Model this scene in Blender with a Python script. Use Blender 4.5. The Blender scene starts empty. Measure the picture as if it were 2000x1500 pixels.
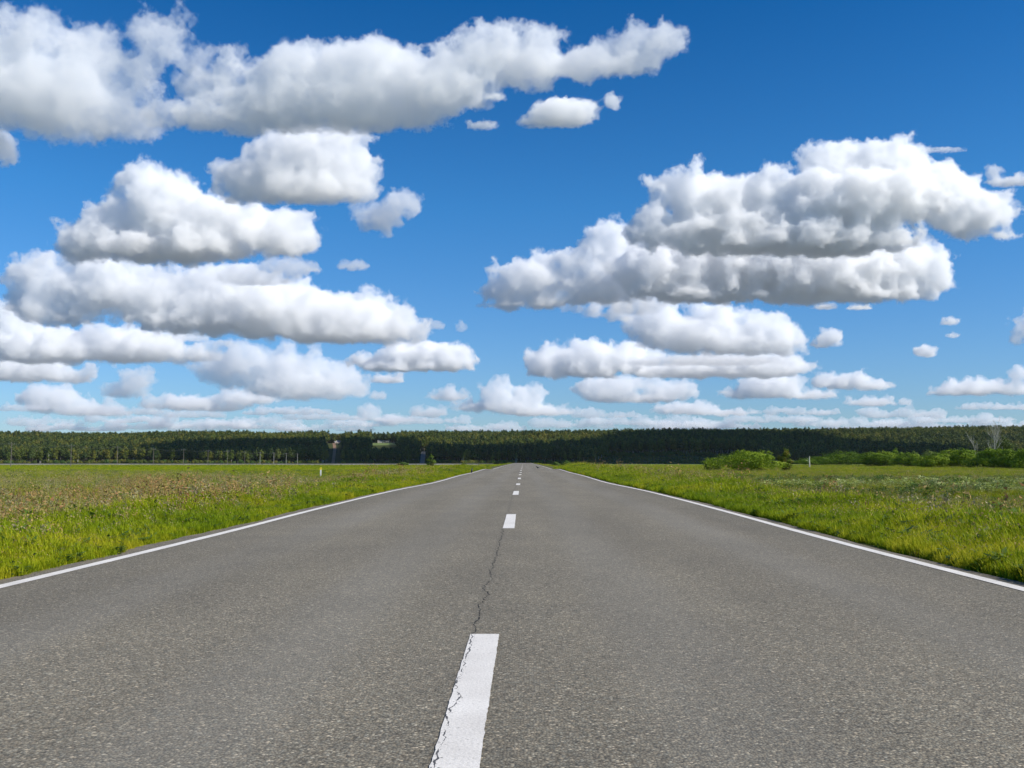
import bpy, math, random, time
import numpy as np
from mathutils import Vector
T0=time.time()
sc=bpy.context.scene
# ---------------------------------------------------------------- camera, sky, sun, exposure
F=1860.; YH=902.; XV=1022.; CAMH=.925          # focal length, horizon row and vanishing column of the 2000 px photograph
cd=bpy.data.cameras.new('camera'); cam=bpy.data.objects.new('camera',cd); sc.collection.objects.link(cam)
cd.sensor_width=36; cd.lens=36*F/2000; cd.clip_end=4e5; cd.clip_start=.05
PITCH=math.atan((YH-750)/F)
cd.shift_x=-(XV-1000)/2000
cam.location=(0,0,CAMH); cam.rotation_euler=(math.pi/2+PITCH,0,0)
sc.camera=cam
SE,SA=math.radians(39),math.radians(110)        # sun elevation; azimuth clockwise from +Y
SD=Vector((math.sin(SA)*math.cos(SE),math.cos(SA)*math.cos(SE),math.sin(SE)))
sl=bpy.data.lights.new('sun','SUN'); sl.energy=4.8; sl.angle=math.radians(.5); sl.color=(1,.94,.84)
so=bpy.data.objects.new('sun',sl); so.rotation_euler=SD.to_track_quat('Z','Y').to_euler(); sc.collection.objects.link(so)
w=bpy.data.worlds.new('World'); sc.world=w; w.use_nodes=True
wn=w.node_tree.nodes; wl=w.node_tree.links; bg=wn['Background']
st=wn.new('ShaderNodeTexSky'); st.sky_type='NISHITA'; st.sun_disc=False
st.sun_elevation=SE; st.sun_rotation=SA; st.air_density=1.0; st.dust_density=.3; st.ozone_density=3.0
tc=wn.new('ShaderNodeTexCoord'); sx=wn.new('ShaderNodeSeparateXYZ'); wl.new(tc.outputs['Generated'],sx.inputs[0])
cr=wn.new('ShaderNodeValToRGB'); el=cr.color_ramp.elements; SKYT=[(0,(.46,.60,.84)),(.10,(.38,.61,.88)),(.26,(.20,.60,.92)),(.45,(.05,.44,.80)),(1,(.2,.55,.85))]
while len(el)<len(SKYT): el.new(.5)
for i,(p_,c_) in enumerate(SKYT): el[i].position=p_; el[i].color=(*c_,1)
wl.new(sx.outputs[2],cr.inputs[0]); mx_=wn.new('ShaderNodeMix'); mx_.data_type='RGBA'; mx_.blend_type='MULTIPLY'; mx_.inputs[0].default_value=1
wl.new(st.outputs[0],mx_.inputs[6]); wl.new(cr.outputs[0],mx_.inputs[7]); wl.new(mx_.outputs[2],bg.inputs[0]); bg.inputs[1].default_value=.113
sc.view_settings.view_transform='Standard'; sc.view_settings.look='None'; sc.view_settings.gamma=1; sc.view_settings.exposure=.34
sc.render.engine='CYCLES'; cy=sc.cycles
cy.max_bounces=22; cy.volume_bounces=20; cy.diffuse_bounces=3; cy.glossy_bounces=2; cy.transmission_bounces=4; cy.transparent_max_bounces=8
cy.volume_step_rate=4; cy.volume_max_steps=64

cp,sp=math.cos(PITCH),math.sin(PITCH)
def ray(px,py):                                  # direction of a photograph pixel
    a=(px-XV)/F; b=(750-py)/F
    return Vector((a,cp-b*sp,sp+b*cp))
def X(px,d): return (px-XV)*d/F
# ---------------------------------------------------------------- helpers
def tag(o,label=None,cat=None,group=None,kind=None):
    if label: o['label']=label
    if cat: o['category']=cat
    if group: o['group']=group
    if kind: o['kind']=kind
    return o
def link(o,parent=None):
    sc.collection.objects.link(o)
    if parent: o.parent=parent
    return o
def empty(name,loc,rz=0,scale=1):
    o=bpy.data.objects.new(name,None); o.location=loc; o.rotation_euler=(0,0,rz); o.scale=(scale,)*3 if not isinstance(scale,tuple) else scale
    o.empty_display_size=.2
    return link(o)
def mesh(name,V,Fa,mats,parent=None,mi=None,smooth=False,do_link=True):
    me=bpy.data.meshes.new(name)
    V=np.asarray(V,dtype=np.float32).reshape(-1,3)
    if isinstance(Fa,np.ndarray):
        k=Fa.shape[1]; me.vertices.add(len(V)); me.vertices.foreach_set('co',V.ravel()); me.loops.add(Fa.size); me.loops.foreach_set('vertex_index',Fa.astype(np.int32).ravel())
        me.polygons.add(len(Fa)); me.polygons.foreach_set('loop_start',np.arange(0,Fa.size,k,dtype=np.int32)); me.polygons.foreach_set('loop_total',np.full(len(Fa),k,dtype=np.int32)); me.update(calc_edges=True)
    else: me.from_pydata([tuple(map(float,v)) for v in V],[],Fa)
    for m in (mats if isinstance(mats,(list,tuple)) else [mats]): me.materials.append(m)
    if mi is not None: me.polygons.foreach_set('material_index',np.asarray(mi,dtype=np.int32))
    if smooth: me.polygons.foreach_set('use_smooth',[True]*len(me.polygons))
    me.update()
    o=bpy.data.objects.new(name,me)
    return link(o,parent) if do_link else o
class MB:                                        # collects tubes, boxes and leaves
    def __init__(s): s.V=[]; s.F=[]; s.M=[]
    def tube(s,pts,rad,n=6,m=0):
        pts=[Vector(p) for p in pts]; b=len(s.V)
        for i,p in enumerate(pts):
            t=(pts[min(i+1,len(pts)-1)]-pts[max(i-1,0)]).normalized()
            u=t.orthogonal().normalized() if abs(t.z)<.9 else Vector((1,0,0))
            u=(u-t*u.dot(t)).normalized(); v=t.cross(u); r=rad[i] if isinstance(rad,(list,tuple)) else rad
            for k in range(n):
                a=2*math.pi*k/n; s.V.append(p+u*math.cos(a)*r+v*math.sin(a)*r)
        for i in range(len(pts)-1):
            for k in range(n):
                s.F.append((b+i*n+k,b+i*n+(k+1)%n,b+(i+1)*n+(k+1)%n,b+(i+1)*n+k)); s.M.append(m)
        s.F.append(tuple(b+k for k in range(n))[::-1]); s.F.append(tuple(b+(len(pts)-1)*n+k for k in range(n))); s.M+=[m,m]
    def box(s,c,h,m=0,rz=0):
        b=len(s.V); ca,sa=math.cos(rz),math.sin(rz)
        for z in (-1,1):
            for x,y in ((-1,-1),(1,-1),(1,1),(-1,1)):
                dx,dy=x*h[0],y*h[1]; s.V.append(Vector((c[0]+dx*ca-dy*sa,c[1]+dx*sa+dy*ca,c[2]+z*h[2])))
        for f in ((3,2,1,0),(4,5,6,7),(0,1,5,4),(1,2,6,5),(2,3,7,6),(3,0,4,7)): s.F.append(tuple(b+i for i in f)); s.M.append(m)
    def ball(s,c,r,n=8,k=6,m=0):                 # r = 3 radii
        b=len(s.V)
        for j in range(1,k):
            t=math.pi*j/k
            for i in range(n):
                a=2*math.pi*i/n; s.V.append(Vector((c[0]+r[0]*math.sin(t)*math.cos(a),c[1]+r[1]*math.sin(t)*math.sin(a),c[2]+r[2]*math.cos(t))))
        s.V.append(Vector((c[0],c[1],c[2]+r[2]))); s.V.append(Vector((c[0],c[1],c[2]-r[2]))); top=len(s.V)-2
        for j in range(k-2):
            for i in range(n): s.F.append((b+j*n+i,b+(j+1)*n+i,b+(j+1)*n+(i+1)%n,b+j*n+(i+1)%n)); s.M.append(m)
        for i in range(n):
            s.F.append((top,b+i,b+(i+1)%n)); s.F.append((top+1,b+(k-2)*n+(i+1)%n,b+(k-2)*n+i)); s.M+=[m,m]
    def build(s,name,mats,parent=None,smooth=False,do_link=True): return mesh(name,[tuple(v) for v in s.V],s.F,mats,parent,s.M,smooth,do_link)
def leaves(P,N,size,rng,aspect=.55,droop=0.):
    """one bent leaf (2 triangles) at every point P, facing about N"""
    n=len(P); N=N+rng.normal(0,.34,(n,3)); N/=np.linalg.norm(N,axis=1)[:,None]+1e-9
    A=rng.normal(0,1,(n,3)); A[:,2]-=droop; A-=N*(A*N).sum(1)[:,None]; A/=np.linalg.norm(A,axis=1)[:,None]+1e-9
    B=np.cross(N,A); s=(size*rng.uniform(.6,1.35,n))[:,None]
    V=np.stack([P-A*s,P+B*s*aspect+N*s*.12,P+A*s,P-B*s*aspect+N*s*.12],1).reshape(-1,3)
    i=np.arange(n)*4
    Fa=np.stack([i,i+1,i+2,i+3],1)
    return V,Fa
# ---------------------------------------------------------------- materials
def newmat(name):
    m=bpy.data.materials.new(name); m.use_nodes=True; nt=m.node_tree
    return m,nt,nt.nodes['Principled BSDF'],nt.nodes['Material Output']
def N_(nt,t,**k):
    x=nt.nodes.new(t)
    for a,b in k.items(): setattr(x,a,b)
    return x
def setin(nt,x,i,v):
    if isinstance(v,bpy.types.NodeSocket): nt.links.new(v,x.inputs[i])
    elif v is not None: x.inputs[i].default_value=v
def MA(nt,op,a,b=None,c=None,clamp=False):
    x=N_(nt,'ShaderNodeMath',operation=op,use_clamp=clamp)
    for i,q in enumerate((a,b,c)): setin(nt,x,i,q)
    return x.outputs[0]
def NO(nt,vec,scale,detail=2,rough=.5,out=0,dims='3D',w=None):
    x=N_(nt,'ShaderNodeTexNoise'); x.noise_dimensions=dims
    if vec is not None: nt.links.new(vec,x.inputs['Vector'])
    if w is not None: nt.links.new(w,x.inputs['W'])
    x.inputs['Scale'].default_value=scale; x.inputs['Detail'].default_value=detail; x.inputs['Roughness'].default_value=rough
    return x.outputs[out]
def RAMP(nt,fac,stops,interp='LINEAR'):
    x=N_(nt,'ShaderNodeValToRGB'); x.color_ramp.interpolation=interp; e=x.color_ramp.elements
    while len(e)<len(stops): e.new(.5)
    for i,(p,c) in enumerate(stops): e[i].position=p; e[i].color=(*c,1) if len(c)==3 else c
    nt.links.new(fac,x.inputs[0]); return x.outputs[0]
def MIX(nt,fac,a,b,blend='MIX'):
    x=N_(nt,'ShaderNodeMix',data_type='RGBA',blend_type=blend)
    setin(nt,x,0,fac); 
    for i,q in ((6,a),(7,b)):
        if isinstance(q,tuple): x.inputs[i].default_value=(*q,1) if len(q)==3 else q
        else: nt.links.new(q,x.inputs[i])
    return x.outputs[2]
def MAPR(nt,v,a,b,c=0.,d=1.,smooth=False):
    x=N_(nt,'ShaderNodeMapRange'); x.interpolation_type='SMOOTHSTEP' if smooth else 'LINEAR'
    for i,q in enumerate((v,a,b,c,d)): setin(nt,x,i,q)
    return x.outputs[0]
def POS(nt): return N_(nt,'ShaderNodeNewGeometry').outputs['Position']
def foliage(name,c1,c2,c3=None,scale=.15,trans=.3,rand=.35,rough=.6,spec=.12):
    """leaf material: colour drifts over the place and from plant to plant"""
    m,nt,p,o=newmat(name)
    f=NO(nt,POS(nt),scale,3,.6)
    ri=N_(nt,'ShaderNodeObjectInfo').outputs['Random']
    f2=MA(nt,'ADD',MAPR(nt,f,.32,.68),MA(nt,'MULTIPLY',MA(nt,'SUBTRACT',ri,.5),rand*2),clamp=True)
    col=RAMP(nt,f2,[(0,c1),(.55,c2),(1,c3 or c2)])
    fine=NO(nt,POS(nt),7,2,.5)
    col=MIX(nt,1.,col,RAMP(nt,fine,[(.3,(.72,.76,.7)),(.7,(1.2,1.15,1.1))]),'MULTIPLY')
    nt.links.new(col,p.inputs['Base Color']); p.inputs['Roughness'].default_value=rough; p.inputs['Specular IOR Level'].default_value=spec
    tr=N_(nt,'ShaderNodeBsdfTranslucent'); nt.links.new(col,tr.inputs[0]); mx=N_(nt,'ShaderNodeMixShader'); mx.inputs[0].default_value=trans
    nt.links.new(p.outputs[0],mx.inputs[1]); nt.links.new(tr.outputs[0],mx.inputs[2]); nt.links.new(mx.outputs[0],o.inputs[0])
    return m
def plain(name,c,rough=.7,var=.25,scale=3.,metal=0):
    m,nt,p,o=newmat(name)
    f=NO(nt,POS(nt),scale,4,.6)
    nt.links.new(MIX(nt,1.,tuple(c),RAMP(nt,f,[(.3,(1-var,)*3),(.7,(1+var,)*3)]),'MULTIPLY'),p.inputs['Base Color']); p.inputs['Roughness'].default_value=rough; p.inputs['Metallic'].default_value=metal
    return m
M={}
M['grass']=foliage('fresh_grass',(.15,.235,.006),(.27,.34,.008),(.44,.42,.02),scale=.35,trans=.35,rand=.3)
M['grass2']=foliage('meadow_grass',(.14,.20,.007),(.27,.31,.010),(.42,.38,.03),scale=.12,trans=.3,rand=.35)
M['dry']=foliage('dry_grass',(.3,.2,.08),(.38,.27,.11),(.45,.35,.18),scale=.5,trans=.3)
M['seed']=foliage('grass_seedheads',(.28,.22,.14),(.34,.27,.17),(.38,.34,.2),scale=.2,trans=.25)
M['dock']=foliage('dock_seeds',(.26,.13,.055),(.34,.21,.085),(.42,.30,.13),scale=.3,trans=.2)
M['weed']=foliage('broad_weed_leaves',(.05,.11,.02),(.085,.15,.03),(.12,.18,.05),scale=.3,trans=.3)
M['silver']=foliage('pale_weed_leaves',(.18,.24,.03),(.30,.36,.07),(.5,.55,.22),scale=.4,trans=.3,spec=.5,rough=.4)
M['white']=plain('white_petals',(.8,.8,.72),.6,.1)
M['yellow']=plain('yellow_petals',(.75,.5,.02),.6,.1)
M['osier']=foliage('osier_leaves',(.14,.22,.012),(.23,.31,.02),(.36,.40,.05),scale=.6,trans=.25,rand=.3)
M['willow']=foliage('willow_leaves',(.07,.13,.004),(.13,.21,.006),(.21,.28,.012),scale=.25,trans=.18,rand=.3)
M['shrub']=foliage('shrub_leaves',(.07,.12,.015),(.13,.19,.025),(.2,.25,.06),scale=.6,trans=.3,rand=.3)
M['sapling']=foliage('sapling_leaves',(.06,.11,.012),(.11,.16,.016),(.2,.18,.03),scale=.9,trans=.3,rand=.3)
M['pine']=foliage('pine_needles',(.035,.060,.016),(.055,.08,.018),(.08,.10,.022),scale=.02,trans=.1,rand=.5)
M['birch']=foliage('birch_leaves',(.08,.115,.018),(.12,.14,.02),(.18,.17,.03),scale=.02,trans=.25,rand=.5)
M['bark']=plain('dark_bark',(.09,.065,.045),.9,.3)
M['birchbark']=plain('birch_bark',(.5,.47,.42),.7,.35,scale=1.5)
M['deadwood']=plain('bleached_dead_wood',(.5,.46,.41),.8,.25,scale=1.2)
M['twig']=plain('birch_twigs',(.2,.15,.12),.8,.2)
M['pole']=plain('weathered_pole_wood',(.15,.13,.115),.85,.3,scale=2)
M['concrete']=plain('pale_concrete',(.42,.4,.37),.85,.2,scale=2)
M['wire']=plain('cable',(.03,.03,.03),.5,.1)
M['insul']=plain('insulator_glass',(.3,.33,.32),.3,.1)
M['black']=plain('black_feathers',(.012,.012,.014),.4,.2,scale=20)
M['beak']=plain('dark_beak',(.02,.018,.016),.35,.1,scale=20)
M['postwhite']=plain('white_post_paint',(.8,.8,.76),.5,.08)
M['postyellow']=plain('yellow_post_paint',(.75,.6,.03),.5,.08)
M['housewall']=plain('pale_house_wall',(.6,.56,.5),.8,.1)
M['houseroof']=plain('grey_roof_sheet',(.3,.29,.28),.5,.15)
M['window']=plain('dark_window_glass',(.02,.025,.03),.1,.1)

# crack that wanders along the joint of the two lanes: |x - xc(y)| , used by asphalt and paint alike
def crack(nt,width=.0035):
    s=N_(nt,'ShaderNodeSeparateXYZ'); nt.links.new(POS(nt),s.inputs[0]); x,y=s.outputs[0],s.outputs[1]
    a=MA(nt,'MULTIPLY',MA(nt,'SUBTRACT',NO(nt,None,2.0,1,.5,dims='1D',w=y),.5),.075)
    b=MA(nt,'MULTIPLY',MA(nt,'SUBTRACT',NO(nt,None,10.,2,.6,dims='1D',w=y),.5),.035)
    dx=MA(nt,'ABSOLUTE',MA(nt,'SUBTRACT',MA(nt,'ADD',x,.272),MA(nt,'ADD',a,b)))
    wv=MA(nt,'MULTIPLY',MAPR(nt,NO(nt,POS(nt),14,2,.6),.38,.62,.15,1.9),width)
    return MA(nt,'LESS_THAN',dx,wv),dx,y
def asphalt():
    m,nt,p,o=newmat('worn_asphalt'); P=POS(nt)
    v=N_(nt,'ShaderNodeTexVoronoi',feature='F1'); nt.links.new(P,v.inputs['Vector']); v.inputs['Scale'].default_value=92
    v2=N_(nt,'ShaderNodeTexVoronoi',feature='F1'); nt.links.new(P,v2.inputs['Vector']); v2.inputs['Scale'].default_value=230
    sep=N_(nt,'ShaderNodeSeparateColor'); nt.links.new(v.outputs['Color'],sep.inputs[0])
    sep2=N_(nt,'ShaderNodeSeparateColor'); nt.links.new(v2.outputs['Color'],sep2.inputs[0])
    stone=RAMP(nt,sep.outputs[0],[(0,(.07,.066,.058)),(.25,(.125,.117,.1)),(.6,(.18,.168,.14)),(.86,(.23,.215,.18)),(.94,(.35,.325,.27)),(1,(.54,.49,.41))])
    stone2=RAMP(nt,sep2.outputs[1],[(0,(.07,.066,.058)),(.2,(.14,.132,.115)),(.8,(.2,.187,.16)),(1,(.38,.35,.29))])
    col=MIX(nt,.35,stone,stone2)
    hue=RAMP(nt,sep.outputs[1],[(0,(1.30,1.18,1.0)),(.5,(1.24,1.17,1.02)),(1,(1.12,1.13,1.06))])
    col=MIX(nt,1.,col,hue,'MULTIPLY')
    # dark gaps between stones
    gap=MAPR(nt,v.outputs['Distance'],.35,.75,1.,.55)
    gx=MIX(nt,1.,col,N_comb(nt,gap),'MULTIPLY')
    # dark pits where stones are missing
    pit=MA(nt,'GREATER_THAN',NO(nt,P,38,3,.6),.635)
    gx=MIX(nt,MA(nt,'MULTIPLY',pit,.55),gx,(.03,.029,.027))
    # broad wear: lanes, joints and patches
    mp=N_(nt,'ShaderNodeMapping'); nt.links.new(P,mp.inputs[0]); mp.inputs['Scale'].default_value=(1,.12,1)
    broad=NO(nt,mp.outputs[0],.9,4,.55); broad2=NO(nt,P,.7,5,.65)
    gx=MIX(nt,1.,gx,RAMP(nt,broad,[(.3,(.84,.84,.84)),(.7,(1.12,1.12,1.12))]),'MULTIPLY')
    gx=MIX(nt,1.,gx,RAMP(nt,broad2,[(.3,(.9,.9,.91)),(.7,(1.08,1.075,1.06))]),'MULTIPLY')
    s=N_(nt,'ShaderNodeSeparateXYZ'); nt.links.new(P,s.inputs[0])
    ax=MA(nt,'ABSOLUTE',MA(nt,'ADD',s.outputs[0],.15))
    tr=None
    for xt in (-2.75,-1.15,.75,2.4):
        d_=MAPR(nt,MA(nt,'ABSOLUTE',MA(nt,'SUBTRACT',s.outputs[0],xt)),.1,.5,1.,0.,True); tr=d_ if tr is None else MA(nt,'MAXIMUM',tr,d_)
    gx=MIX(nt,MA(nt,'MULTIPLY',MA(nt,'MULTIPLY',tr,MAPR(nt,broad,.3,.7,.4,1.)),.3),gx,(.21,.2,.175))
    edge=MAPR(nt,ax,2.7,3.9,0.,1.,True); gx=MIX(nt,MA(nt,'MULTIPLY',edge,.22),gx,(.06,.058,.05))
    # sand and crumbled stone at the outer edges
    dirt=MA(nt,'MULTIPLY',MAPR(nt,ax,3.86,4.02,0.,1.),MAPR(nt,NO(nt,P,3.5,5,.7),.42,.6,0.,.75))
    gx=MIX(nt,dirt,gx,MIX(nt,NO(nt,P,60,2,.6),(.12,.09,.06),(.3,.25,.18)))
    # old stains
    stn=MA(nt,'GREATER_THAN',NO(nt,P,1.3,3,.75),.71); gx=MIX(nt,MA(nt,'MULTIPLY',stn,.22),gx,(.05,.048,.044))
    # the long joint and its crack
    c,dx,y=crack(nt,.0034)
    near=MA(nt,'MULTIPLY',MA(nt,'LESS_THAN',y,13.6),MA(nt,'GREATER_THAN',y,5.25))
    seam=MA(nt,'MULTIPLY',MAPR(nt,dx,.0,.045,.3,0.),MAPR(nt,y,10.,16.,.35,1.))
    gx=MIX(nt,seam,gx,(.05,.048,.045))
    gx=MIX(nt,MA(nt,'MULTIPLY',c,near),gx,(.012,.011,.01))
    nt.links.new(gx,p.inputs['Base Color']); p.inputs['Roughness'].default_value=.85; p.inputs['Specular IOR Level'].default_value=.3
    h=MA(nt,'SUBTRACT',MA(nt,'ADD',MA(nt,'MULTIPLY',v.outputs['Distance'],-.6),MA(nt,'MULTIPLY',sep.outputs[2],.35)),MA(nt,'MULTIPLY',pit,1.))
    h=MA(nt,'SUBTRACT',h,MA(nt,'MULTIPLY',MA(nt,'MULTIPLY',c,near),2.))
    b=N_(nt,'ShaderNodeBump'); b.inputs['Strength'].default_value=.8; b.inputs['Distance'].default_value=.006; nt.links.new(h,b.inputs['Height']); nt.links.new(b.outputs[0],p.inputs['Normal'])
    return m
def N_comb(nt,v):
    x=N_(nt,'ShaderNodeCombineColor')
    for i in range(3): nt.links.new(v,x.inputs[i])
    return x.outputs[0]
def paint(with_crack):
    m,nt,p,o=newmat('road_paint'); P=POS(nt)
    g=NO(nt,P,90,3,.6); gr=NO(nt,P,2.5,4,.6)
    col=RAMP(nt,g,[(.25,(.57,.54,.49)),(.6,(.75,.715,.66))])
    col=MIX(nt,1.,col,RAMP(nt,gr,[(.3,(.86,.85,.84)),(.7,(1.05,1.05,1.05))]),'MULTIPLY')
    wear=MAPR(nt,NO(nt,P,55,4,.75),.6,.68,0.,1.)
    col=MIX(nt,MA(nt,'MULTIPLY',wear,.6),col,(.12,.115,.11))
    hh=g
    if with_crack:
        c,dx,y=crack(nt,.0024); chip=MA(nt,'MULTIPLY',MA(nt,'LESS_THAN',dx,.016),MA(nt,'GREATER_THAN',NO(nt,P,60,1,.5),.67))
        k=MA(nt,'MAXIMUM',MA(nt,'MULTIPLY',c,.95),MA(nt,'MULTIPLY',chip,.8))
        col=MIX(nt,k,col,(.045,.042,.04)); hh=MA(nt,'SUBTRACT',g,MA(nt,'MULTIPLY',k,2.))
    nt.links.new(col,p.inputs['Base Color']); p.inputs['Roughness'].default_value=.6
    b=N_(nt,'ShaderNodeBump'); b.inputs['Strength'].default_value=.5; b.inputs['Distance'].default_value=.004; nt.links.new(hh,b.inputs['Height']); nt.links.new(b.outputs[0],p.inputs['Normal'])
    return m
def ground_mat():
    m,nt,p,o=newmat('meadow_ground'); P=POS(nt)
    s=N_(nt,'ShaderNodeSeparateXYZ'); nt.links.new(P,s.inputs[0])
    mp=N_(nt,'ShaderNodeMapping'); nt.links.new(P,mp.inputs[0]); mp.inputs['Scale'].default_value=(.35,1.,1.)
    big=NO(nt,mp.outputs[0],.03,5,.6); mid=NO(nt,P,.5,5,.65); fine=NO(nt,P,9,5,.7)
    col=RAMP(nt,big,[(.33,(.10,.15,.018)),(.46,(.15,.2,.016)),(.56,(.22,.25,.03)),(.68,(.27,.25,.06))])
    col=MIX(nt,MAPR(nt,mid,.35,.65,0.,.5),col,(.11,.13,.02))
    col=MIX(nt,1.,col,RAMP(nt,fine,[(.3,(.55,.55,.5)),(.7,(1.3,1.3,1.2))]),'MULTIPLY')
    soil=MA(nt,'MULTIPLY',MAPR(nt,MA(nt,'ABSOLUTE',s.outputs[0]),5.,8.,1.,0.),.75)
    col=MIX(nt,soil,col,(.075,.065,.035))
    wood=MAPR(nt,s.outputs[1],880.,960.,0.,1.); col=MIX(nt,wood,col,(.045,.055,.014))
    far=MAPR(nt,s.outputs[1],1300.,1700.,0.,1.); col=MIX(nt,far,col,(.125,.14,.145))  # hidden far ground, toned for the light it bounces onto cloud undersides
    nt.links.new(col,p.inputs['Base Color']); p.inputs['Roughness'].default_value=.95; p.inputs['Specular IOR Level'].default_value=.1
    b=N_(nt,'ShaderNodeBump'); b.inputs['Strength'].default_value=.6; b.inputs['Distance'].default_value=.08; nt.links.new(fine,b.inputs['Height']); nt.links.new(b.outputs[0],p.inputs['Normal'])
    return m
# ---------------------------------------------------------------- terrain
def sst(a,b,x):
    t=np.clip((x-a)/(b-a),0,1); return t*t*(3-2*t)
_ky=np.array([-60,0,13,17,28,42,58,75,90,99,104,111,119,130,170,230,300,400,500,560,640,900.])
_kz=np.array([0,0,0,.025,.055,.01,.075,.09,.15,.172,.14,-.12,-.02,-.0,.07,.13,.17,.26,.33,.1,-.9,-1.1])
def zroad(y):
    y=np.asarray(y,dtype=float); i=np.clip(np.searchsorted(_ky,y,side='right')-1,0,len(_ky)-2)
    h=_ky[i+1]-_ky[i]; t=np.clip((y-_ky[i])/h,0,1)
    d=np.gradient(_kz,_ky); m0,m1=d[i]*h,d[i+1]*h
    return (2*t**3-3*t**2+1)*_kz[i]+(t**3-2*t**2+t)*m0+(-2*t**3+3*t**2)*_kz[i+1]+(t**3-t**2)*m1
TOPX=np.array([-400,0,250,350,480,520,750,850,1000,1300,1500,1700,2000,2400.])
TOPY=np.array([848,849,848,845,845,848,847,845,845,843,841,839,837,837.])
TREEH=15.
def ztrr(x,y):
    x=np.asarray(x,float); y=np.asarray(y,float)
    zr=zroad(np.clip(y,-60,899))
    ax=np.abs(x+.15)
    wob=.10*np.sin(x*.11+1)*np.sin(y*.07)+.06*np.sin(x*.37+y*.21)
    zf=-1.08+wob*sst(9,14,ax)
    z=zr-.03-.1*sst(4.2,6.5,ax)*1.0
    z=z+(zf-z)*sst(6.,11.5,ax)
    yy=np.maximum(y,1.)
    px=XV+x*F/yy
    top=(902-np.interp(px,TOPX,TOPY))*1430/F-TREEH+1
    hill=sst(900,1370,y)*top
    hill=hill+sst(1500,1900,y)*(-14)
    hill=hill*sst(60,400,y)
    z=z+(-1.3-z)*sst(600,880,y)
    z=z+hill+ .8*np.sin(x*.013+2)*np.sin(y*.017)*sst(950,1100,y)
    return z
def axis(br):
    out=[]
    for a,b,s in br: out+=list(np.arange(a,b,s))
    return np.array(out+[br[-1][1]],float)
xs=axis([(-60000,-8000,8000),(-8000,-1200,600),(-1200,-100,40),(-100,-16,6),(-16,-3,.5),(-3,3,3),(3,16,.5),(16,100,6),(100,1200,40),(1200,8000,600),(8000,60000,8000)])
ys=axis([(-60000,-8000,8000),(-8000,-200,500),(-200,-20,12),(-20,0,2),(0,130,1.),(130,300,5),(300,900,15),(900,1600,20),(1600,3000,100),(3000,8000,600),(8000,90000,8000)])
GX,GY=np.meshgrid(xs,ys)
GZ=ztrr(GX,GY); V=np.stack([GX,GY,GZ],-1).reshape(-1,3)
nx,ny=len(xs),len(ys); ii=(np.arange(ny-1)[:,None]*nx+np.arange(nx-1)[None]).ravel()
M['ground']=ground_mat()
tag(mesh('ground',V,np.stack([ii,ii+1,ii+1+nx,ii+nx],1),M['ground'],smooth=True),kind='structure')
# ---------------------------------------------------------------- road and its markings
M['asphalt']=asphalt(); M['paint']=paint(False); M['paintc']=paint(True)
def strip(name,x0,x1,ya,yb,mat,lift,step=.5,jit=0.,nxs=2):
    yv=np.arange(ya,yb+1e-6,step) if yb-ya>step else np.array([ya,yb]); yv[-1]=yb
    xv=np.linspace(0,1,nxs); rng=np.random.default_rng(int(abs(x0)*100))
    def wob(k): return jit*(rng.normal(0,.35,len(yv))+np.sin(yv*.9+k)*.6+np.sin(yv*.23+k*2)*.8)
    L,R=x0+wob(1),x1+wob(2)
    Xs=L[:,None]*(1-xv)+R[:,None]*xv; Ys=np.repeat(yv[:,None],nxs,1); Z=zroad(Ys)+lift
    i=(np.arange(len(yv)-1)[:,None]*nxs+np.arange(nxs-1)[None]).ravel()
    return mesh(name,np.stack([Xs,Ys,Z],-1).reshape(-1,3),np.stack([i,i+1,i+1+nxs,i+nxs],1),mat,smooth=True)
tag(strip('road',-4.16,3.86,-40,640,M['asphalt'],0,.5,.05,5),kind='structure')
for nm,a in (('road_line',-3.975),('road_line',3.61)):
    ya=-20.
    tag(strip(nm,a,a+.115,ya,560,M['paint'],.004,.25,.004),kind='structure')
tag(strip('road_marking',-.284,-.128,2.15,5.24,M['paintc'],.004,.04,.0035),kind='structure')
for k in range(28):
    y0=13.35+12.*k
    tag(strip('road_marking',-.285,-.125,y0,y0+3.2,M['paint'],.004,.4,.002),kind='structure')
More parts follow.
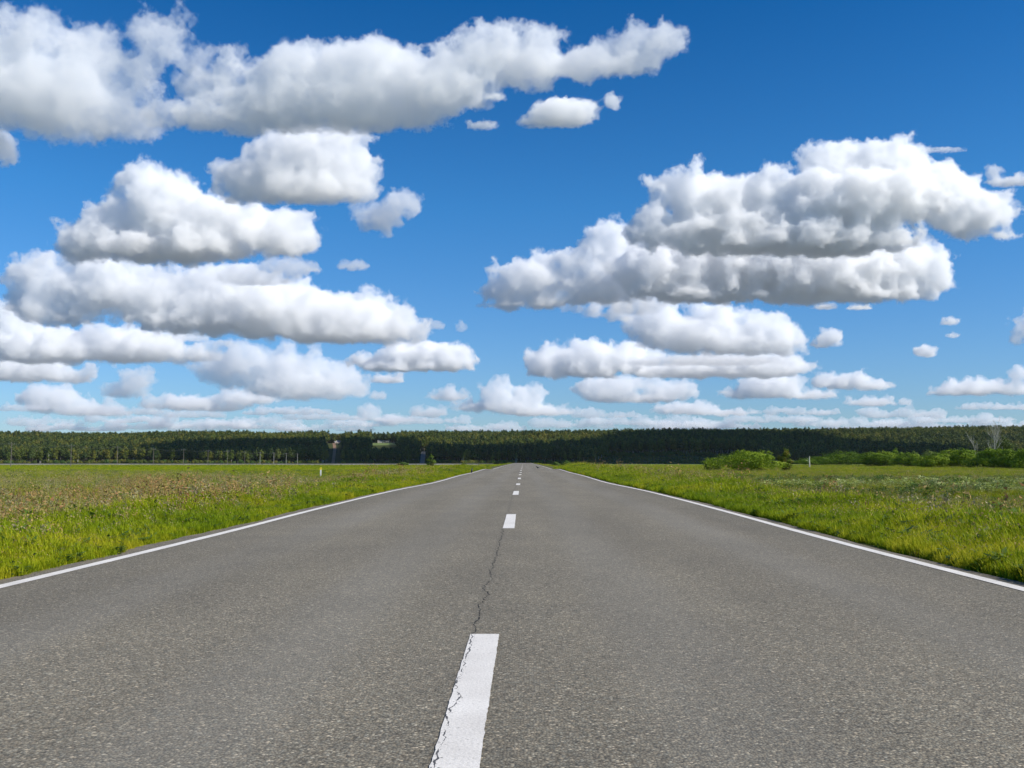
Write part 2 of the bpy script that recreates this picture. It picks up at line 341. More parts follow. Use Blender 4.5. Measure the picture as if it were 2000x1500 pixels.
# ---------------------------------------------------------------- scatter (uncountable ground cover)
def scatter(name,protos,P,rz,tilt,scl,idx):
    """stuff: instances of PROTOS on points P"""
    col=bpy.data.collections.new(name+'_kinds')
    for i,o in enumerate(protos): o.name='%s_kind_%02d'%(name,i); col.objects.link(o)
    me=bpy.data.meshes.new(name); me.vertices.add(len(P)); me.vertices.foreach_set('co',np.asarray(P,np.float32).ravel())
    a=me.attributes.new('rot','FLOAT_VECTOR','POINT'); a.data.foreach_set('vector',np.stack([tilt[:,0],tilt[:,1],rz],1).astype(np.float32).ravel())
    a=me.attributes.new('scl','FLOAT','POINT'); a.data.foreach_set('value',scl.astype(np.float32))
    a=me.attributes.new('idx','INT','POINT'); a.data.foreach_set('value',idx.astype(np.int32))
    o=link(bpy.data.objects.new(name,me)); tag(o,kind='stuff')
    g=bpy.data.node_groups.new(name,'GeometryNodeTree'); g.interface.new_socket('Geometry',in_out='INPUT',socket_type='NodeSocketGeometry'); g.interface.new_socket('Geometry',in_out='OUTPUT',socket_type='NodeSocketGeometry')
    n=g.nodes; l=g.links; gi=n.new('NodeGroupInput'); go=n.new('NodeGroupOutput'); ip=n.new('GeometryNodeInstanceOnPoints'); ci=n.new('GeometryNodeCollectionInfo')
    ci.inputs[0].default_value=col; ci.inputs[1].default_value=True; ci.inputs[2].default_value=True; ip.inputs['Pick Instance'].default_value=True
    l.new(gi.outputs[0],ip.inputs['Points']); l.new(ci.outputs[0],ip.inputs['Instance'])
    for nm,ty,sk in (('rot','FLOAT_VECTOR','Rotation'),('scl','FLOAT','Scale'),('idx','INT','Instance Index')):
        na=n.new('GeometryNodeInputNamedAttribute'); na.data_type=ty; na.inputs[0].default_value=nm
        l.new([q for q in na.outputs if q.enabled and q.name=='Attribute'][0],ip.inputs[sk])
    l.new(ip.outputs[0],go.inputs[0])
    md=o.modifiers.new('scatter','NODES'); md.node_group=g
    return o
def tuft(seed,n,h,spread,width,mat,lean=.5,head=None,headn=0,headlen=.12,headmat=1,broad=0.,broadmat=0,droop=.35):
    """a grass tuft: N curved blades, some with seed heads or broad leaves"""
    rng=np.random.default_rng(seed); V=[];Fc=[];Mi=[]
    def blade(bx,by,hh,az,ln,wd,m):
        d=np.array([math.cos(az),math.sin(az),0]); q=np.array([-d[1],d[0],0]); b=len(V)
        tw=rng.uniform(-.6,.6); q=q*math.cos(tw)+d*math.sin(tw)
        for t,ww in ((0,.8),(.4,1.),(.75,.7)):
            c=np.array([bx,by,0])+d*ln*hh*t**1.8+np.array([0,0,hh*(t-droop*.5*t**3)])
            V.append(c-q*wd*ww); V.append(c+q*wd*ww)
        tip=np.array([bx,by,0])+d*ln*hh+np.array([0,0,hh*(1-droop*.5)]); V.append(tip)
        Fc.extend([(b,b+1,b+3,b+2),(b+2,b+3,b+5,b+4),(b+4,b+5,b+6)]); Mi.extend([m]*3); return tip,d
    for i in range(n):
        r=spread*math.sqrt(rng.random()); a=rng.uniform(0,6.28)
        blade(r*math.cos(a),r*math.sin(a),h*rng.uniform(.45,1.1),rng.uniform(0,6.28),rng.uniform(.1,lean),width*rng.uniform(.6,1.2),0)
    for i in range(headn):
        r=spread*math.sqrt(rng.random()); a=rng.uniform(0,6.28)
        tip,d=blade(r*math.cos(a),r*math.sin(a),h*rng.uniform(1.05,1.5),rng.uniform(0,6.28),rng.uniform(.02,.2),width*.35,0)
        for k in range(int(headlen/.018)):
            c=tip+np.array([rng.normal(0,.008+headlen*.09),rng.normal(0,.008+headlen*.09),rng.uniform(-headlen*.9,headlen*.2)]); b=len(V)
            for _ in range(3): V.append(c+rng.normal(0,.005+headlen*.028,3))
            Fc.append((b,b+1,b+2)); Mi.append(headmat)
    for i in range(int(broad)):
        a=rng.uniform(0,6.28); z=h*rng.uniform(.2,1.0); r=spread*rng.uniform(.1,.9); L=.05+h*.09*rng.uniform(.6,1.3)
        c=np.array([r*math.cos(a),r*math.sin(a),z]); d=np.array([math.cos(a),math.sin(a),rng.uniform(-.3,.7)]); q=np.array([-math.sin(a),math.cos(a),rng.uniform(-.3,.3)]); b=len(V)
        V.extend([c-d*L*.5,c+q*L*.33,c+d*L*.8,c-q*L*.33]); Fc.append((b,b+1,b+2,b+3)); Mi.append(broadmat)
    return mesh('tuft',np.array(V),Fc,mat,mi=Mi,do_link=False)
def noise2(x,y,s,seed=0):
    r=np.random.default_rng(seed); o=0
    for k in range(5):
        a=r.uniform(0,6.28); f=s*(1.5**k); o=o+np.sin((x*math.cos(a)+y*math.sin(a))*f+r.uniform(0,6.28))/(1.25**k)
    return o/2.4
rng=np.random.default_rng(7)
G,G2,DR,SDm,DK,WD,SV=M['grass'],M['grass2'],M['dry'],M['seed'],M['dock'],M['weed'],M['silver']
def pts_band(n,fx,y0,y1,power=1.):
    """points with density falling with distance; fx(u,y)->x"""
    u=rng.random(n); y=y0*(y1/y0)**(rng.random(n)**power); return fx(rng.random(n),y),y
def place(name,protos,x,y,scl,idx,tilt=.12,sink=.01):
    n=len(x); z=ztrr(x,y)-sink
    return scatter(name,protos,np.stack([x,y,z],1),rng.uniform(0,6.28,n),rng.normal(0,tilt,(n,2)),scl,idx)
def edge_x(side,u,y,wid):
    x=(3.98+ .05*np.sin(y*1.3)+.04*np.sin(y*4.1)+u*wid) if side>0 else -(4.22+.06*np.sin(y*1.1+1)+.04*np.sin(y*3.7)+u*wid)
    return x
# short verge grass close to the asphalt, both sides, out to 110 m
pv=[tuft(i,46,.17,.10,.0032,[G,DR],lean=.7) for i in range(4)]+[tuft(10+i,44,.25,.11,.0036,[G,DR],lean=.5,headn=(1 if i==0 else 0),headlen=.05) for i in range(3)]+[tuft(20,26,.16,.1,.003,[DR,DR],lean=.8),tuft(21,30,.18,.1,.0034,[G2,SDm,WD],lean=.6,broad=26,broadmat=2)]
pv+=[tuft(25,12,.3,.07,.0035,[G,SDm],lean=.3,headn=7,headlen=.10),tuft(26,10,.34,.06,.0035,[G2,DK],lean=.25,headn=4,headlen=.16)]
X_,Y_,S_,I_=[],[],[],[]
for side in (-1,1):
    for (n,y0,y1,wid) in ((34000,3.,22.,4.2),(26000,22.,60.,4.6),(16000,60.,125.,5.)):
        y=y0+(y1-y0)*rng.random(n)**1.1; u=rng.random(n)**1.1; x=edge_x(side,u,y,wid)
        s=(.55+.75*np.clip(u*2.2,0,1))*rng.uniform(.75,1.25,n)*(1+.010*np.clip(y-20,0,80)); 
        if side>0: s*=1.3
        else: s*=1.08
        X_.append(x);Y_.append(y);S_.append(s)
        pn=noise2(x,y,.35,31); s*=1+.28*noise2(x,y,.8,33)
        i=rng.integers(0,7,n); r=rng.random(n); i[r<.02+.10*(pn>.45)]=7; i[(r>.12)&(r<.18)]=8
        tall=(rng.random(n)<(.012+.05*(pn>.35))*(.45 if side<0 else .16)*(y<75))&(u>.12); i[tall]=rng.integers(9,11,n)[tall]; I_.append(i)
place('verge_grass',pv,*map(np.concatenate,(X_,Y_,S_,I_)))
# taller meadow grass of the fields
pm=[tuft(30+i,44,.5,.22,.006,[G2,SDm],lean=.5,headn=2,headlen=.1) for i in range(3)]+[tuft(34+i,44,.42,.22,.006,[G,SDm],lean=.5) for i in range(2)]
pm+=[tuft(40+i,26,.48,.2,.005,[G2,SDm],lean=.35,headn=8,headlen=.16) for i in range(2)]            # 5,6 purple-brown seed heads
pm+=[tuft(45+i,22,.48,.16,.006,[G2,DK],lean=.3,headn=6,headlen=.32) for i in range(2)]             # 7,8 rusty dock
pm+=[tuft(50+i,24,.42,.2,.006,[G2,SDm,SV],lean=.4,broad=46,broadmat=2) for i in range(2)]          # 9,10 pale leaves
pm+=[tuft(55,26,.4,.22,.006,[G2,SDm,WD],lean=.4,broad=60,broadmat=2),tuft(56,34,.45,.2,.005,[DR,DR],lean=.4,headn=5,headlen=.12)]  # 11 dark weed, 12 dry
def field(side,n,y0,y1,power,xnear,smul,name,green=False):
    y=y0*(y1/y0)**(rng.random(n)**power)
    xm=np.abs(1080*y/F)+8; u=rng.random(n)
    x=side*(xnear+u*np.maximum(xm-xnear,1.)); keep=(xm>xnear); x,y=x[keep],y[keep]; n=len(x)
    i=rng.integers(0,5,n); r=rng.random(n); q=noise2(x,y,.09,3); q2=noise2(x,y,.22,5)
    ax=np.abs(x)
    if side<0:
        sd=(r<.14)&(q>-.1)&(y>24)&(y<120); i[sd]=rng.integers(5,7,n)[sd]
        dk=(rng.random(n)<.14)&(q2>.15)&(y<75)&(ax>8); i[dk]=rng.integers(7,9,n)[dk]
        dr=(rng.random(n)<.08)&(q2<-.2)&(y<130); i[dr]=12
        wd=(rng.random(n)<.1); i[wd]=11
        g=(y>190)&(y<330); i[g]=rng.integers(3,5,n)[g]
    else:
        sv=(r<.14)&(q>-.1)&(y<75); i[sv]=rng.integers(9,11,n)[sv]
        wd=(rng.random(n)<.16)&(q2>-.2)&(y<110); i[wd]=11
        dr=(rng.random(n)<.10)&(q<.0); i[dr]=12
        sd=(rng.random(n)<.05); i[sd]=rng.integers(5,7,n)[sd]
        dk=(rng.random(n)<.01); i[dk]=7
    s=rng.uniform(.7,1.25,n)*smul*(1+.2*q)*(.8+.3*sst(8,16,ax)*1.)*(1 if side<0 else .85)
    s=np.where((i>=5)&(i<=8),s*rng.uniform(.75,1.45,n),s)
    if side>0: s=np.where((i>=9)&(i<=11),s*1.35,s)
    return x,y,s,i
parts=[]
for side in (-1,1):
    parts+=[field(side,30000,7.,60.,.9,7.3,1.,''),field(side,30000,50.,170.,.9,7.,1.1,''),field(side,30000,150.,560.,.9,6.,1.15,'')]
xa,ya_,sa_,ia=[np.concatenate([p[k] for p in parts]) for k in range(4)]
place('meadow_grass',pm,xa,ya_,sa_,ia,tilt=.1)
# ---------------------------------------------------------------- shrubs and trees that can be told apart
def crown_pts(rng,lobes,n,shell=.55):
    """points and outward normals in a union of ellipsoids: mostly near the skin, in clumps"""
    w=np.array([l[3]*l[4]+l[3]*l[5] for l in lobes]); k=rng.choice(len(lobes),n,p=w/w.sum()); L=np.array(lobes)[k]
    d=rng.normal(0,1,(n,3)); d/=np.linalg.norm(d,axis=1)[:,None]
    lump=1+.16*np.sin(d[:,0]*7+k)*np.sin(d[:,1]*6+2*k)+.12*np.sin(d[:,2]*9+d[:,0]*5+k)
    r=(1-(1-shell)*rng.random(n)**1.6)*lump
    return L[:,:3]+d*L[:,3:6]*r[:,None],d
def bush_lobes(rng,w,h,dep,n):
    L=[(0,0,h*.5,w*.37,dep*.36,h*.5)]
    for i in range(n):
        x=rng.uniform(-.36,.36)*w*1.0; y=rng.uniform(-.3,.3)*dep; s=rng.uniform(.13,.24); e=max(.25,1-(2*x/w)**2)
        L.append((x,y,h*e*rng.uniform(.35,.85),w*s,dep*s*1.1,h*rng.uniform(.2,.3)))
    return L
def bush_parts(parent,seed,w,h,dep,nl,leaf,mat,n=12,stemmat=None):
    r=np.random.default_rng(seed); L=bush_lobes(r,w,h,dep,n)
    P,Nn=crown_pts(r,L,nl,.78); k=P[:,2]>.02*h; P,Nn=P[k],Nn[k]
    V,Fa=leaves(P,Nn,leaf,r); mesh('foliage',V,Fa,mat,parent)
    mb=MB(); 
    for i in range(9):
        l=L[r.integers(len(L))]; mb.tube([(r.normal(0,w*.05),r.normal(0,dep*.05),-.1),(l[0]*.5,l[1]*.5,l[2]*.5),(l[0],l[1],l[2]*1.05)],[.05,.035,.012],5)
    mb.build('stem',stemmat or M['bark'],parent)
def bush(name,cpx,basepx,toppx,wpx,seed,label,mat='willow',nl=7000,leaf=.16,cat='bush',group=None,d=None,depf=.8,zadd=0,n=12):
    if d is None: d=2.0*F/(basepx-YH)
    x=X(cpx,d); z=float(ztrr(x,d)); w=wpx*d/F; top=CAMH+(YH-toppx)*d/F; h=top-z
    e=empty(name,(x,d,z-.05)); tag(e,label,cat,group)
    bush_parts(e,seed,w,h,w*depf,nl,leaf,M[mat],n)
    return e
bush('willow_bush',1454,923,881,146,1,'large rounded green bush beside the leafy sapling in the right field','osier',11000,.14)
bush('small_shrub',1388,912,896,40,2,'low brownish green shrub at the left foot of the large rounded bush','sapling',2500,.12,cat='shrub',d=205)
row=[(1590,909,892,70,'lowest willow bush behind the white dead snag'),(1640,910,881,95,'rounded willow bush just right of the white dead snag'),
(1700,911,884,80,'low willow bush between two taller rounded bushes of the hedge row'),(1722,911,881,70,'pale topped willow bush left of the hedge gap'),(1772,912,885,66,'willow bush with yellowish right flank beside the hedge gap'),
(1830,914,885,80,'dark willow bush rising right of the hedge gap'),(1880,914,877,85,'broad willow bush in front of the small leaning dead birch'),(1935,915,878,80,'willow bush right below the tall bare birch'),
(1975,916,880,70,'dark willow bush at the right edge of the view'),(2022,917,872,90,'tallest willow bush cut by the right edge of the view')]
for i,(c,b,t,w_,lab) in enumerate(row):
    bush('willow_bush',c,b,t,w_*1.15,20+i,lab,'willow',8500,.24,group='willow bushes along the right field',depf=.7,n=10)
# leafy sapling
def small_tree(name,cpx,basepx,toppx,wpx,seed,label,mat,nl,leaf,d,cat='tree',bark='bark',lobes=9,trunkfrac=.2,group=None,tr=.012):
    x=X(cpx,d); z=float(ztrr(x,d)); h=CAMH+(YH-toppx)*d/F-z; w=wpx*d/F; r=np.random.default_rng(seed)
    e=empty(name,(x,d,z-.05)); tag(e,label,cat,group)
    L=[]
    for i in range(lobes):
        t=(i+.5)/lobes; zz=h*(trunkfrac+(1-trunkfrac)*t*.93); rr=w*.5*math.sin(math.pi*min(.97,(.18+t*.8)))**.8
        a=r.uniform(0,6.28); L.append((rr*.5*math.cos(a),rr*.5*math.sin(a),zz,rr*.62,rr*.62,h*.11))
    P,Nn=crown_pts(r,L,nl,.35); V,Fa=leaves(P,Nn,leaf,r); mesh('crown',V,Fa,M[mat],e)
    mb=MB(); mb.tube([(0,0,-.1),(r.normal(0,.05),r.normal(0,.05),h*.4),(r.normal(0,.1),r.normal(0,.1),h*.92)],[h*tr*1.4,h*tr,h*.003],6)
    for l in L: mb.tube([(0,0,l[2]*.75),(l[0],l[1],l[2]*1.02)],[h*tr*.4,h*.002],4)
    mb.build('trunk',M[bark],e)
    return e
small_tree('aspen_sapling',1533,922,872,32,3,'young leafy sapling standing right of the large rounded bush','sapling',2600,.14,186,cat='sapling',trunkfrac=.05,lobes=11)
small_tree('young_tree',842,908,886,19,4,'small bright green tree near the gap road at the forest edge','shrub',1800,.28,430,trunkfrac=.08)
bush('dark_bush',787,908,903,26,5,'low dark bush left of the small bright green tree','weed',1500,.3,cat='bush',d=480)
small_tree('round_tree',1748,912,874,34,6,'round dark green tree standing behind the willow hedge row','willow',3000,.42,560,trunkfrac=.05,lobes=7)
for i,(c,t,w_,lab) in enumerate([(1783,882,26,'pale round bush behind the hedge gap'),(1812,880,34,'widest pale bush behind the hedge gap'),(1845,881,30,'pale bush behind the dark hedge right of the gap')]):
    bush('pale_bush',c,908,t,w_,60+i,lab,'shrub',2600,.4,d=620,group='pale bushes behind the hedge gap')
for i,(c,t,w_,d_,lab) in enumerate([(906,904,14,300,'tiny green shrub on the verge left of the road, beyond the upright crow'),(1105,900,26,190,'dark green shrub on the right verge by the far bend of the edge line'),(1085,902,18,230,'low green shrub on the right verge near the road end')]):
    bush('verge_shrub',c,908,t,w_,70+i,lab,'weed',1200,.14,d=d_,cat='shrub')
# bare trees
def bare_tree(name,cpx,toppx,d,seed,label,lean=0.,mat='deadwood',levels=4,spread=.5,trunk=.011,nb=5,cat='tree',twig=None,group=None):
    x=X(cpx,d); z=float(ztrr(x,d)); h=CAMH+(YH-toppx)*d/F-z; r=random.Random(seed)
    e=empty(name,(x,d,z-.05)); tag(e,label,cat,group)
    T=MB(); B=MB(); W=MB()
    def grow(p,dr,L,rad,lv):
        pts=[p]; rr=[rad]; q=Vector(dr)
        for k in range(4):
            q=(q+Vector((r.uniform(-.14,.14),r.uniform(-.14,.14),.05))).normalized(); pts.append(pts[-1]+q*L/4); rr.append(rad*(1-.2*(k+1)))
        (T if lv==0 else (B if lv==1 else W)).tube(pts,rr,6 if lv==0 else 4)
        if lv<levels-1:
            for i in range(nb+ (4 if lv==0 else 0)):
                t=r.uniform(.25,1.) if lv==0 else r.uniform(.2,1.); k=min(3,int(t*4)); bp=pts[k].lerp(pts[k+1],t*4-k) if k<4 else pts[-1]
                a=r.uniform(0,6.28); sd=Vector((math.cos(a)*spread,math.sin(a)*spread,r.uniform(.35,.9))); nd=(q*.35+sd).normalized()
                grow(bp,nd,L*r.uniform(.34,.5)*(1.1-.35*t if lv==0 else 1),max(rr[k]*.5,.018),lv+1)
    grow(Vector((0,0,-.1)),Vector((lean,0,1)).normalized(),h*.93,h*trunk,0)
    T.build('trunk',M[mat],e); B.build('branch',M[mat],e)
    if W.V: W.build('twigs',M[twig or mat],e)
    return e
bare_tree('bare_birch',1938,834,400,11,'tall bare white birch rising behind the willow hedge',lean=.02,levels=4,spread=.55,nb=6,twig='deadwood')
bare_tree('bare_birch',1928,846,404,15,'second bare white stem beside the tallest bare birch',lean=-.1,levels=3,spread=.5,nb=6)
bare_tree('leaning_birch',1908,852,398,12,'smaller pale dead birch leaning left behind the willow hedge',lean=-.22,levels=3,spread=.45,nb=6)
small_tree('leafy_birch',1956,912,852,44,13,'sparse olive leaved tree just behind the tall bare birch','birch',2200,.36,425,bark='birchbark',trunkfrac=.25)
e=empty('dead_snag',(X(1579,330),330,float(ztrr(X(1579,330),330)))); tag(e,'short white dead tree stump with stubby branches before the hedge','dead tree')
mb=MB(); mb.tube([(0,0,-.1),(.05,0,1.2),(0,0,2.6),(.04,0,3.9)],[.24,.2,.17,.12],7); mb.build('trunk',M['deadwood'],e)
mb=MB()
for (z0,dx,dz,r0) in ((2.2,-1.3,.5,.07),(2.7,-1.1,1.0,.06),(1.9,-.7,.1,.05),(3.0,.5,.6,.05)): mb.tube([(0,0,z0),(dx*.5,.1,z0+dz*.35),(dx,0,z0+dz)],[r0,r0*.8,r0*.4],5)
mb.build('branch',M['deadwood'],e)
# ---------------------------------------------------------------- weeds that stand out
def weed_plant(name,cpx,basepx,hpx,label,seed,mat='silver',nleaf=50,stems=7,leaf=.14,cat='plant',flower=None,group=None,wid=.5,zf=None):
    d=(CAMH-(zf if zf is not None else -1.08))*F/(basepx-YH); x=X(cpx,d); z=float(ztrr(x,d)); h=hpx*d/F; r=random.Random(seed)
    e=empty(name,(x,d,z)); tag(e,label,cat,group)
    S=MB(); V=[];Fc=[]; Fl=MB()
    for s in range(stems):
        a=r.uniform(0,6.28); rr=wid*h*r.uniform(.1,.5); hh=h*r.uniform(.6,1); tip=Vector((rr*math.cos(a),rr*math.sin(a),hh)); base=Vector((rr*.3*math.cos(a),rr*.3*math.sin(a),-.05))
        mid=base.lerp(tip,.5)+Vector((0,0,.05*h)); S.tube([base,mid,tip],[.012,.009,.005],5)
        for k in range(nleaf//stems):
            t=r.uniform(.1,1); c=base.lerp(tip,t); b=r.uniform(0,6.28); dv=Vector((math.cos(b),math.sin(b),r.uniform(-.1,.9))).normalized(); q=dv.cross(Vector((0,0,1))).normalized(); L=leaf*r.uniform(.6,1.3)*(1.25-.6*t); i=len(V)
            V.extend([c,c+dv*L*.5+q*L*.24,c+dv*L-Vector((0,0,L*.2)),c+dv*L*.5-q*L*.24]); Fc.append((i,i+1,i+2,i+3))
        if flower:
            Fl=MB()
            for k in range(16):
                b=r.uniform(0,6.28); f=r.random()**.5*.09; c=tip+Vector((f*math.cos(b),f*math.sin(b),.02)); Fl.ball(c,(.03,.03,.012),5,3)
            Fl.build('flower_head',M[flower],e)
    S.build('stem',M['weed'],e); mesh('leaves',V,Fc,M[mat],e)
    return e
weed_plant('broadleaf_weed',1327,937,20,'largest pale broad leaved weed clump in the right field',1,nleaf=150,stems=14,leaf=.3,wid=1.3)
weed_plant('broadleaf_weed',1291,935,14,'small pale weed left of the largest broad leaved clump',2,nleaf=60,stems=7,leaf=.26,wid=.9)
weed_plant('broadleaf_weed',1353,938,13,'small pale weed right of the largest broad leaved clump',3,nleaf=60,stems=7,leaf=.26,wid=.9)
weed_plant('tall_weed',1558,952,24,'dark rusty stalky weed at the field edge below the sapling',4,mat='dock',nleaf=90,stems=8,leaf=.1,wid=.5)
weed_plant('tall_weed',1571,944,18,'dark green upright weed just right of the rusty stalky weed',5,mat='weed',nleaf=90,stems=8,leaf=.14,wid=.6)
weed_plant('tall_weed',1592,950,24,'greyish bushy weed right of the dark green upright weed',6,mat='seed',nleaf=120,stems=10,leaf=.09,wid=.9)
weed_plant('tall_weed',1875,985,44,'tall pale leaved weed standing highest among the right field weeds',7,mat='silver',nleaf=60,stems=5,leaf=.09,wid=.5)
weed_plant('tall_weed',1912,927,16,'green leafy weed clump before the willow hedge',8,mat='shrub',nleaf=90,stems=8,leaf=.2,wid=.9)
weed_plant('white_umbel_plant',364,972,30,'tall white flowered umbel plant in the left meadow',9,mat='weed',nleaf=20,stems=3,flower='white',wid=.5)
weed_plant('white_umbel_plant',352,978,16,'short white flowered umbel plant in the left meadow',10,mat='weed',nleaf=14,stems=2,flower='white',wid=.5)
weed_plant('yellow_flower_plant',1260,925,9,'orange yellow flower patch on the right verge',11,mat='weed',nleaf=30,stems=12,flower='yellow',wid=2.2)
# ---------------------------------------------------------------- crows on the road
def crow(x,y,rz,label,upright=0.,scale=1.):
    e=empty('crow',(x,y,float(zroad(y))),rz,scale); tag(e,label,'crow','crows on the road')
    me=bpy.data.meshes.new('body'); c,s=math.cos(upright),math.sin(upright)
    def T(a,b,z): a2=a*c-(z-.14)*s; return (a2,b,.14+(a*s+(z-.14)*c))
    J=[((-.17,0,.115),.028,.012),((-.09,0,.13),.05,.042),((0,0,.15),.062,.06),((.07,0,.175),.052,.055),((.115,0,.215),.034,.038),((.15,0,.245),.034,.036),((.175,0,.245),.022,.022)]
    me.from_pydata([T(*j[0]) for j in J],[(i,i+1) for i in range(len(J)-1)],[]); o=bpy.data.objects.new('body',me); link(o,e)
    o.modifiers.new('skin','SKIN'); o.modifiers.new('sub','SUBSURF').levels=2; o.modifiers['sub'].render_levels=2
    for i,j in enumerate(J): me.skin_vertices[0].data[i].radius=(j[1],j[2])
    me.skin_vertices[0].data[2].use_root=True; me.materials.append(M['black'])
    for sg in (-1,1):
        mb=MB(); A=[T(.06,sg*.058,.18),T(0,sg*.07,.185),T(-.1,sg*.05,.15),T(-.22,sg*.02,.11),T(-.12,sg*.06,.11),T(0,sg*.068,.12)]
        for p in A: mb.V.append(Vector(p))
        for p in A: mb.V.append(Vector(p)+Vector((0,-sg*.012,0)))
        mb.F=[(0,1,2,3,4,5),(11,10,9,8,7,6)]+[(i,(i+1)%6,6+(i+1)%6,6+i) for i in range(6)]; mb.M=[0]*8; mb.build('wing',M['black'],e)
        mb=MB(); mb.tube([T(.0,sg*.025,.11),(.01,sg*.026,.05),(0,sg*.026,.005)],[.014,.005,.005],5)
        for t in (-.35,0,.35,math.pi): mb.tube([(0,sg*.026,.006),(.035*math.cos(t),sg*.026+.035*math.sin(t),.004)],[.004,.002],4)
        mb.build('leg',M['beak'],e)
    mb=MB(); mb.V=[Vector(T(*p)) for p in ((-.14,-.022,.13),(-.14,.022,.13),(-.3,.035,.085),(-.3,-.035,.085),(-.14,-.02,.112),(-.14,.02,.112),(-.3,.033,.078),(-.3,-.033,.078))]
    mb.F=[(0,1,2,3),(7,6,5,4),(0,4,5,1),(1,5,6,2),(2,6,7,3),(3,7,4,0)]; mb.M=[0]*6; mb.build('tail',M['black'],e)
    mb=MB(); mb.tube([T(.18,0,.246),T(.215,0,.24),T(.24,0,.232)],[.014,.009,.002],6); mb.build('beak',M['beak'],e)
    return e
crow(X(1050,124),124,math.radians(150),'black crow walking on the right lane near the road dip',scale=1.35)
crow(X(922,73),73,math.radians(65),'black crow standing upright on the left white edge line',upright=.85,scale=1.05)
# ---------------------------------------------------------------- marker post
d=118; e=empty('marker_post',(X(628,d),d,float(ztrr(X(628,d),d)))); tag(e,'white marker post with yellow top in the left meadow','post')
mb=MB(); mb.box((0,0,.55),(.07,.07,.55)); mb.build('post',M['postwhite'],e)
mb=MB(); mb.box((0,0,1.22),(.13,.03,.13)); mb.box((0,0,1.38),(.09,.03,.03)); mb.build('plate',M['postyellow'],e)
# ---------------------------------------------------------------- far cross road and guard rail
M['farroad']=plain('pale_far_road',(.20,.19,.17),.9,.1,scale=.2)
def sheet(name,x0,x1,y0,y1,lift,mat,k=40):
    xv=np.linspace(x0,x1,k); V=[];Fc=[]
    for i,x in enumerate(xv):
        z=float(ztrr(x,(y0+y1)/2))+lift; V+=[(x,y0-2,z-.6),(x,y0,z),(x,y1,z),(x,y1+2,z-.6)]
        if i:
            b=4*i
            for j in range(3): Fc.append((b-4+j,b+j,b+j+1,b-3+j))
    return mesh(name,V,Fc,mat)
tag(sheet('cross_road',-560,-30,640,652,.5,M['farroad']),kind='structure')
e=empty('guard_rail',(0,0,0)); tag(e,'long low guard rail along the far road at the forest edge','guard rail')
mb=MB(); zf=float(ztrr(-200,638))+.45
mb.box((-250,637,zf+.55),(230,.03,.13)); mb.build('rail',M['farroad'],e)
mb=MB()
mb.box((0,0,.2),(.06,.06,.35)); po=mb.build('post',M['concrete'],e); po.location=(-478,637.2,zf)
for i in range(1,90):
    q=po.copy(); link(q,e); q.location=(-478+i*5.1,637.2,zf)
# ---------------------------------------------------------------- utility poles
def pole_parts(e,h,nxt,conc=False):
    mb=MB(); mb.tube([(0,0,-.3),(0,0,h*.5),(0,0,h)],[.12,.1,.08],8); mb.build('pole',M['concrete' if conc else 'pole'],e)
    mb=MB(); mb.box((0,0,h-.45),(1.0,.04,.05)); mb.build('crossarm',M['pole'],e)
    for x in (-.9,0,.9):
        mb=MB(); z=h-.33 if x else h+.06; mb.tube([(x,0,z),(x,0,z+.12),(x,0,z+.2)],[.05,.07,.03],6); mb.build('insulator',M['insul'],e)
    if nxt is not None:
        for x in (-.9,0,.9):
            mb=MB(); z=h-.15 if x else h+.2; a=Vector((x,0,z)); b=Vector(nxt)+a
            mb.tube([a.lerp(b,t/8)-Vector((0,0,1.0*4*(t/8)*(1-t/8))) for t in range(9)],.022,4); mb.build('wire',M['wire'],e)
ord_=['first','second','third','fourth','fifth','sixth','seventh','eighth','ninth','tenth','eleventh','twelfth','thirteenth']
PY=[278]+[317,359,400,439,478,515,549,583,617,651,685,719]
PP=[(-170.,float(y)) for y in PY]
for i,(x,y) in enumerate(PP):
    z=float(ztrr(x,y)); e=empty('utility_pole',(x,y,z)); nx_=None
    if i+1<len(PP): x2,y2=PP[i+1]; nx_=(x2-x,y2-y,float(ztrr(x2,y2))-z)
    if i==0: nxt0=e
    tag(e,'%s wooden utility pole counted from the left along the forest'%ord_[max(i-1,0)] if i else 'wooden utility pole just outside the left edge of the view','utility pole','utility poles in the left meadow')
    pole_parts(e,8.3,nx_,conc=i>8)
# ---------------------------------------------------------------- forest
def forest_tree(kind,seed,nl=330):
    r=np.random.default_rng(seed); L=[]
    if kind=='pine':
        h=16.; 
        for i in range(8):
            t=i/7; L.append((r.normal(0,.5),r.normal(0,.5),h*(.45+.5*t),(2.3*(1-t)**.7+.7),(2.3*(1-t)**.7+.7),1.35))
        th=.55
    elif kind=='spruce':
        h=15.
        for i in range(9):
            t=i/8; L.append((r.normal(0,.2),r.normal(0,.2),h*(.14+.82*t),(2.3*(1-t)+.35),(2.3*(1-t)+.35),1.1))
        th=.2
    else:
        h=15.
        for i in range(9):
            t=i/8; rr=2.5*math.sin(math.pi*(.2+.72*t))**.8; a=r.uniform(0,6.28); L.append((rr*.45*math.cos(a),rr*.45*math.sin(a),h*(.33+.6*t),rr*.72,rr*.72,1.5))
        th=.35
    L=[(a,b,c,d*1.25,e*1.25,f) for a,b,c,d,e,f in L]
    P,Nn=crown_pts(r,L,nl,.6); V,Fa=leaves(P,Nn,.7,r,aspect=.7); nl_=len(Fa)
    mb=MB(); mb.tube([(0,0,-.5),(r.normal(0,.15),r.normal(0,.15),h*.5),(r.normal(0,.2),0,h*.93)],[.19,.13,.04],5)
    V2=np.array([tuple(v) for v in mb.V]); b=len(V)
    Fc=[tuple(map(int,f)) for f in Fa]+[tuple(b+i for i in f) for f in mb.F]
    return V,Fa,V2,mb.F,Fc
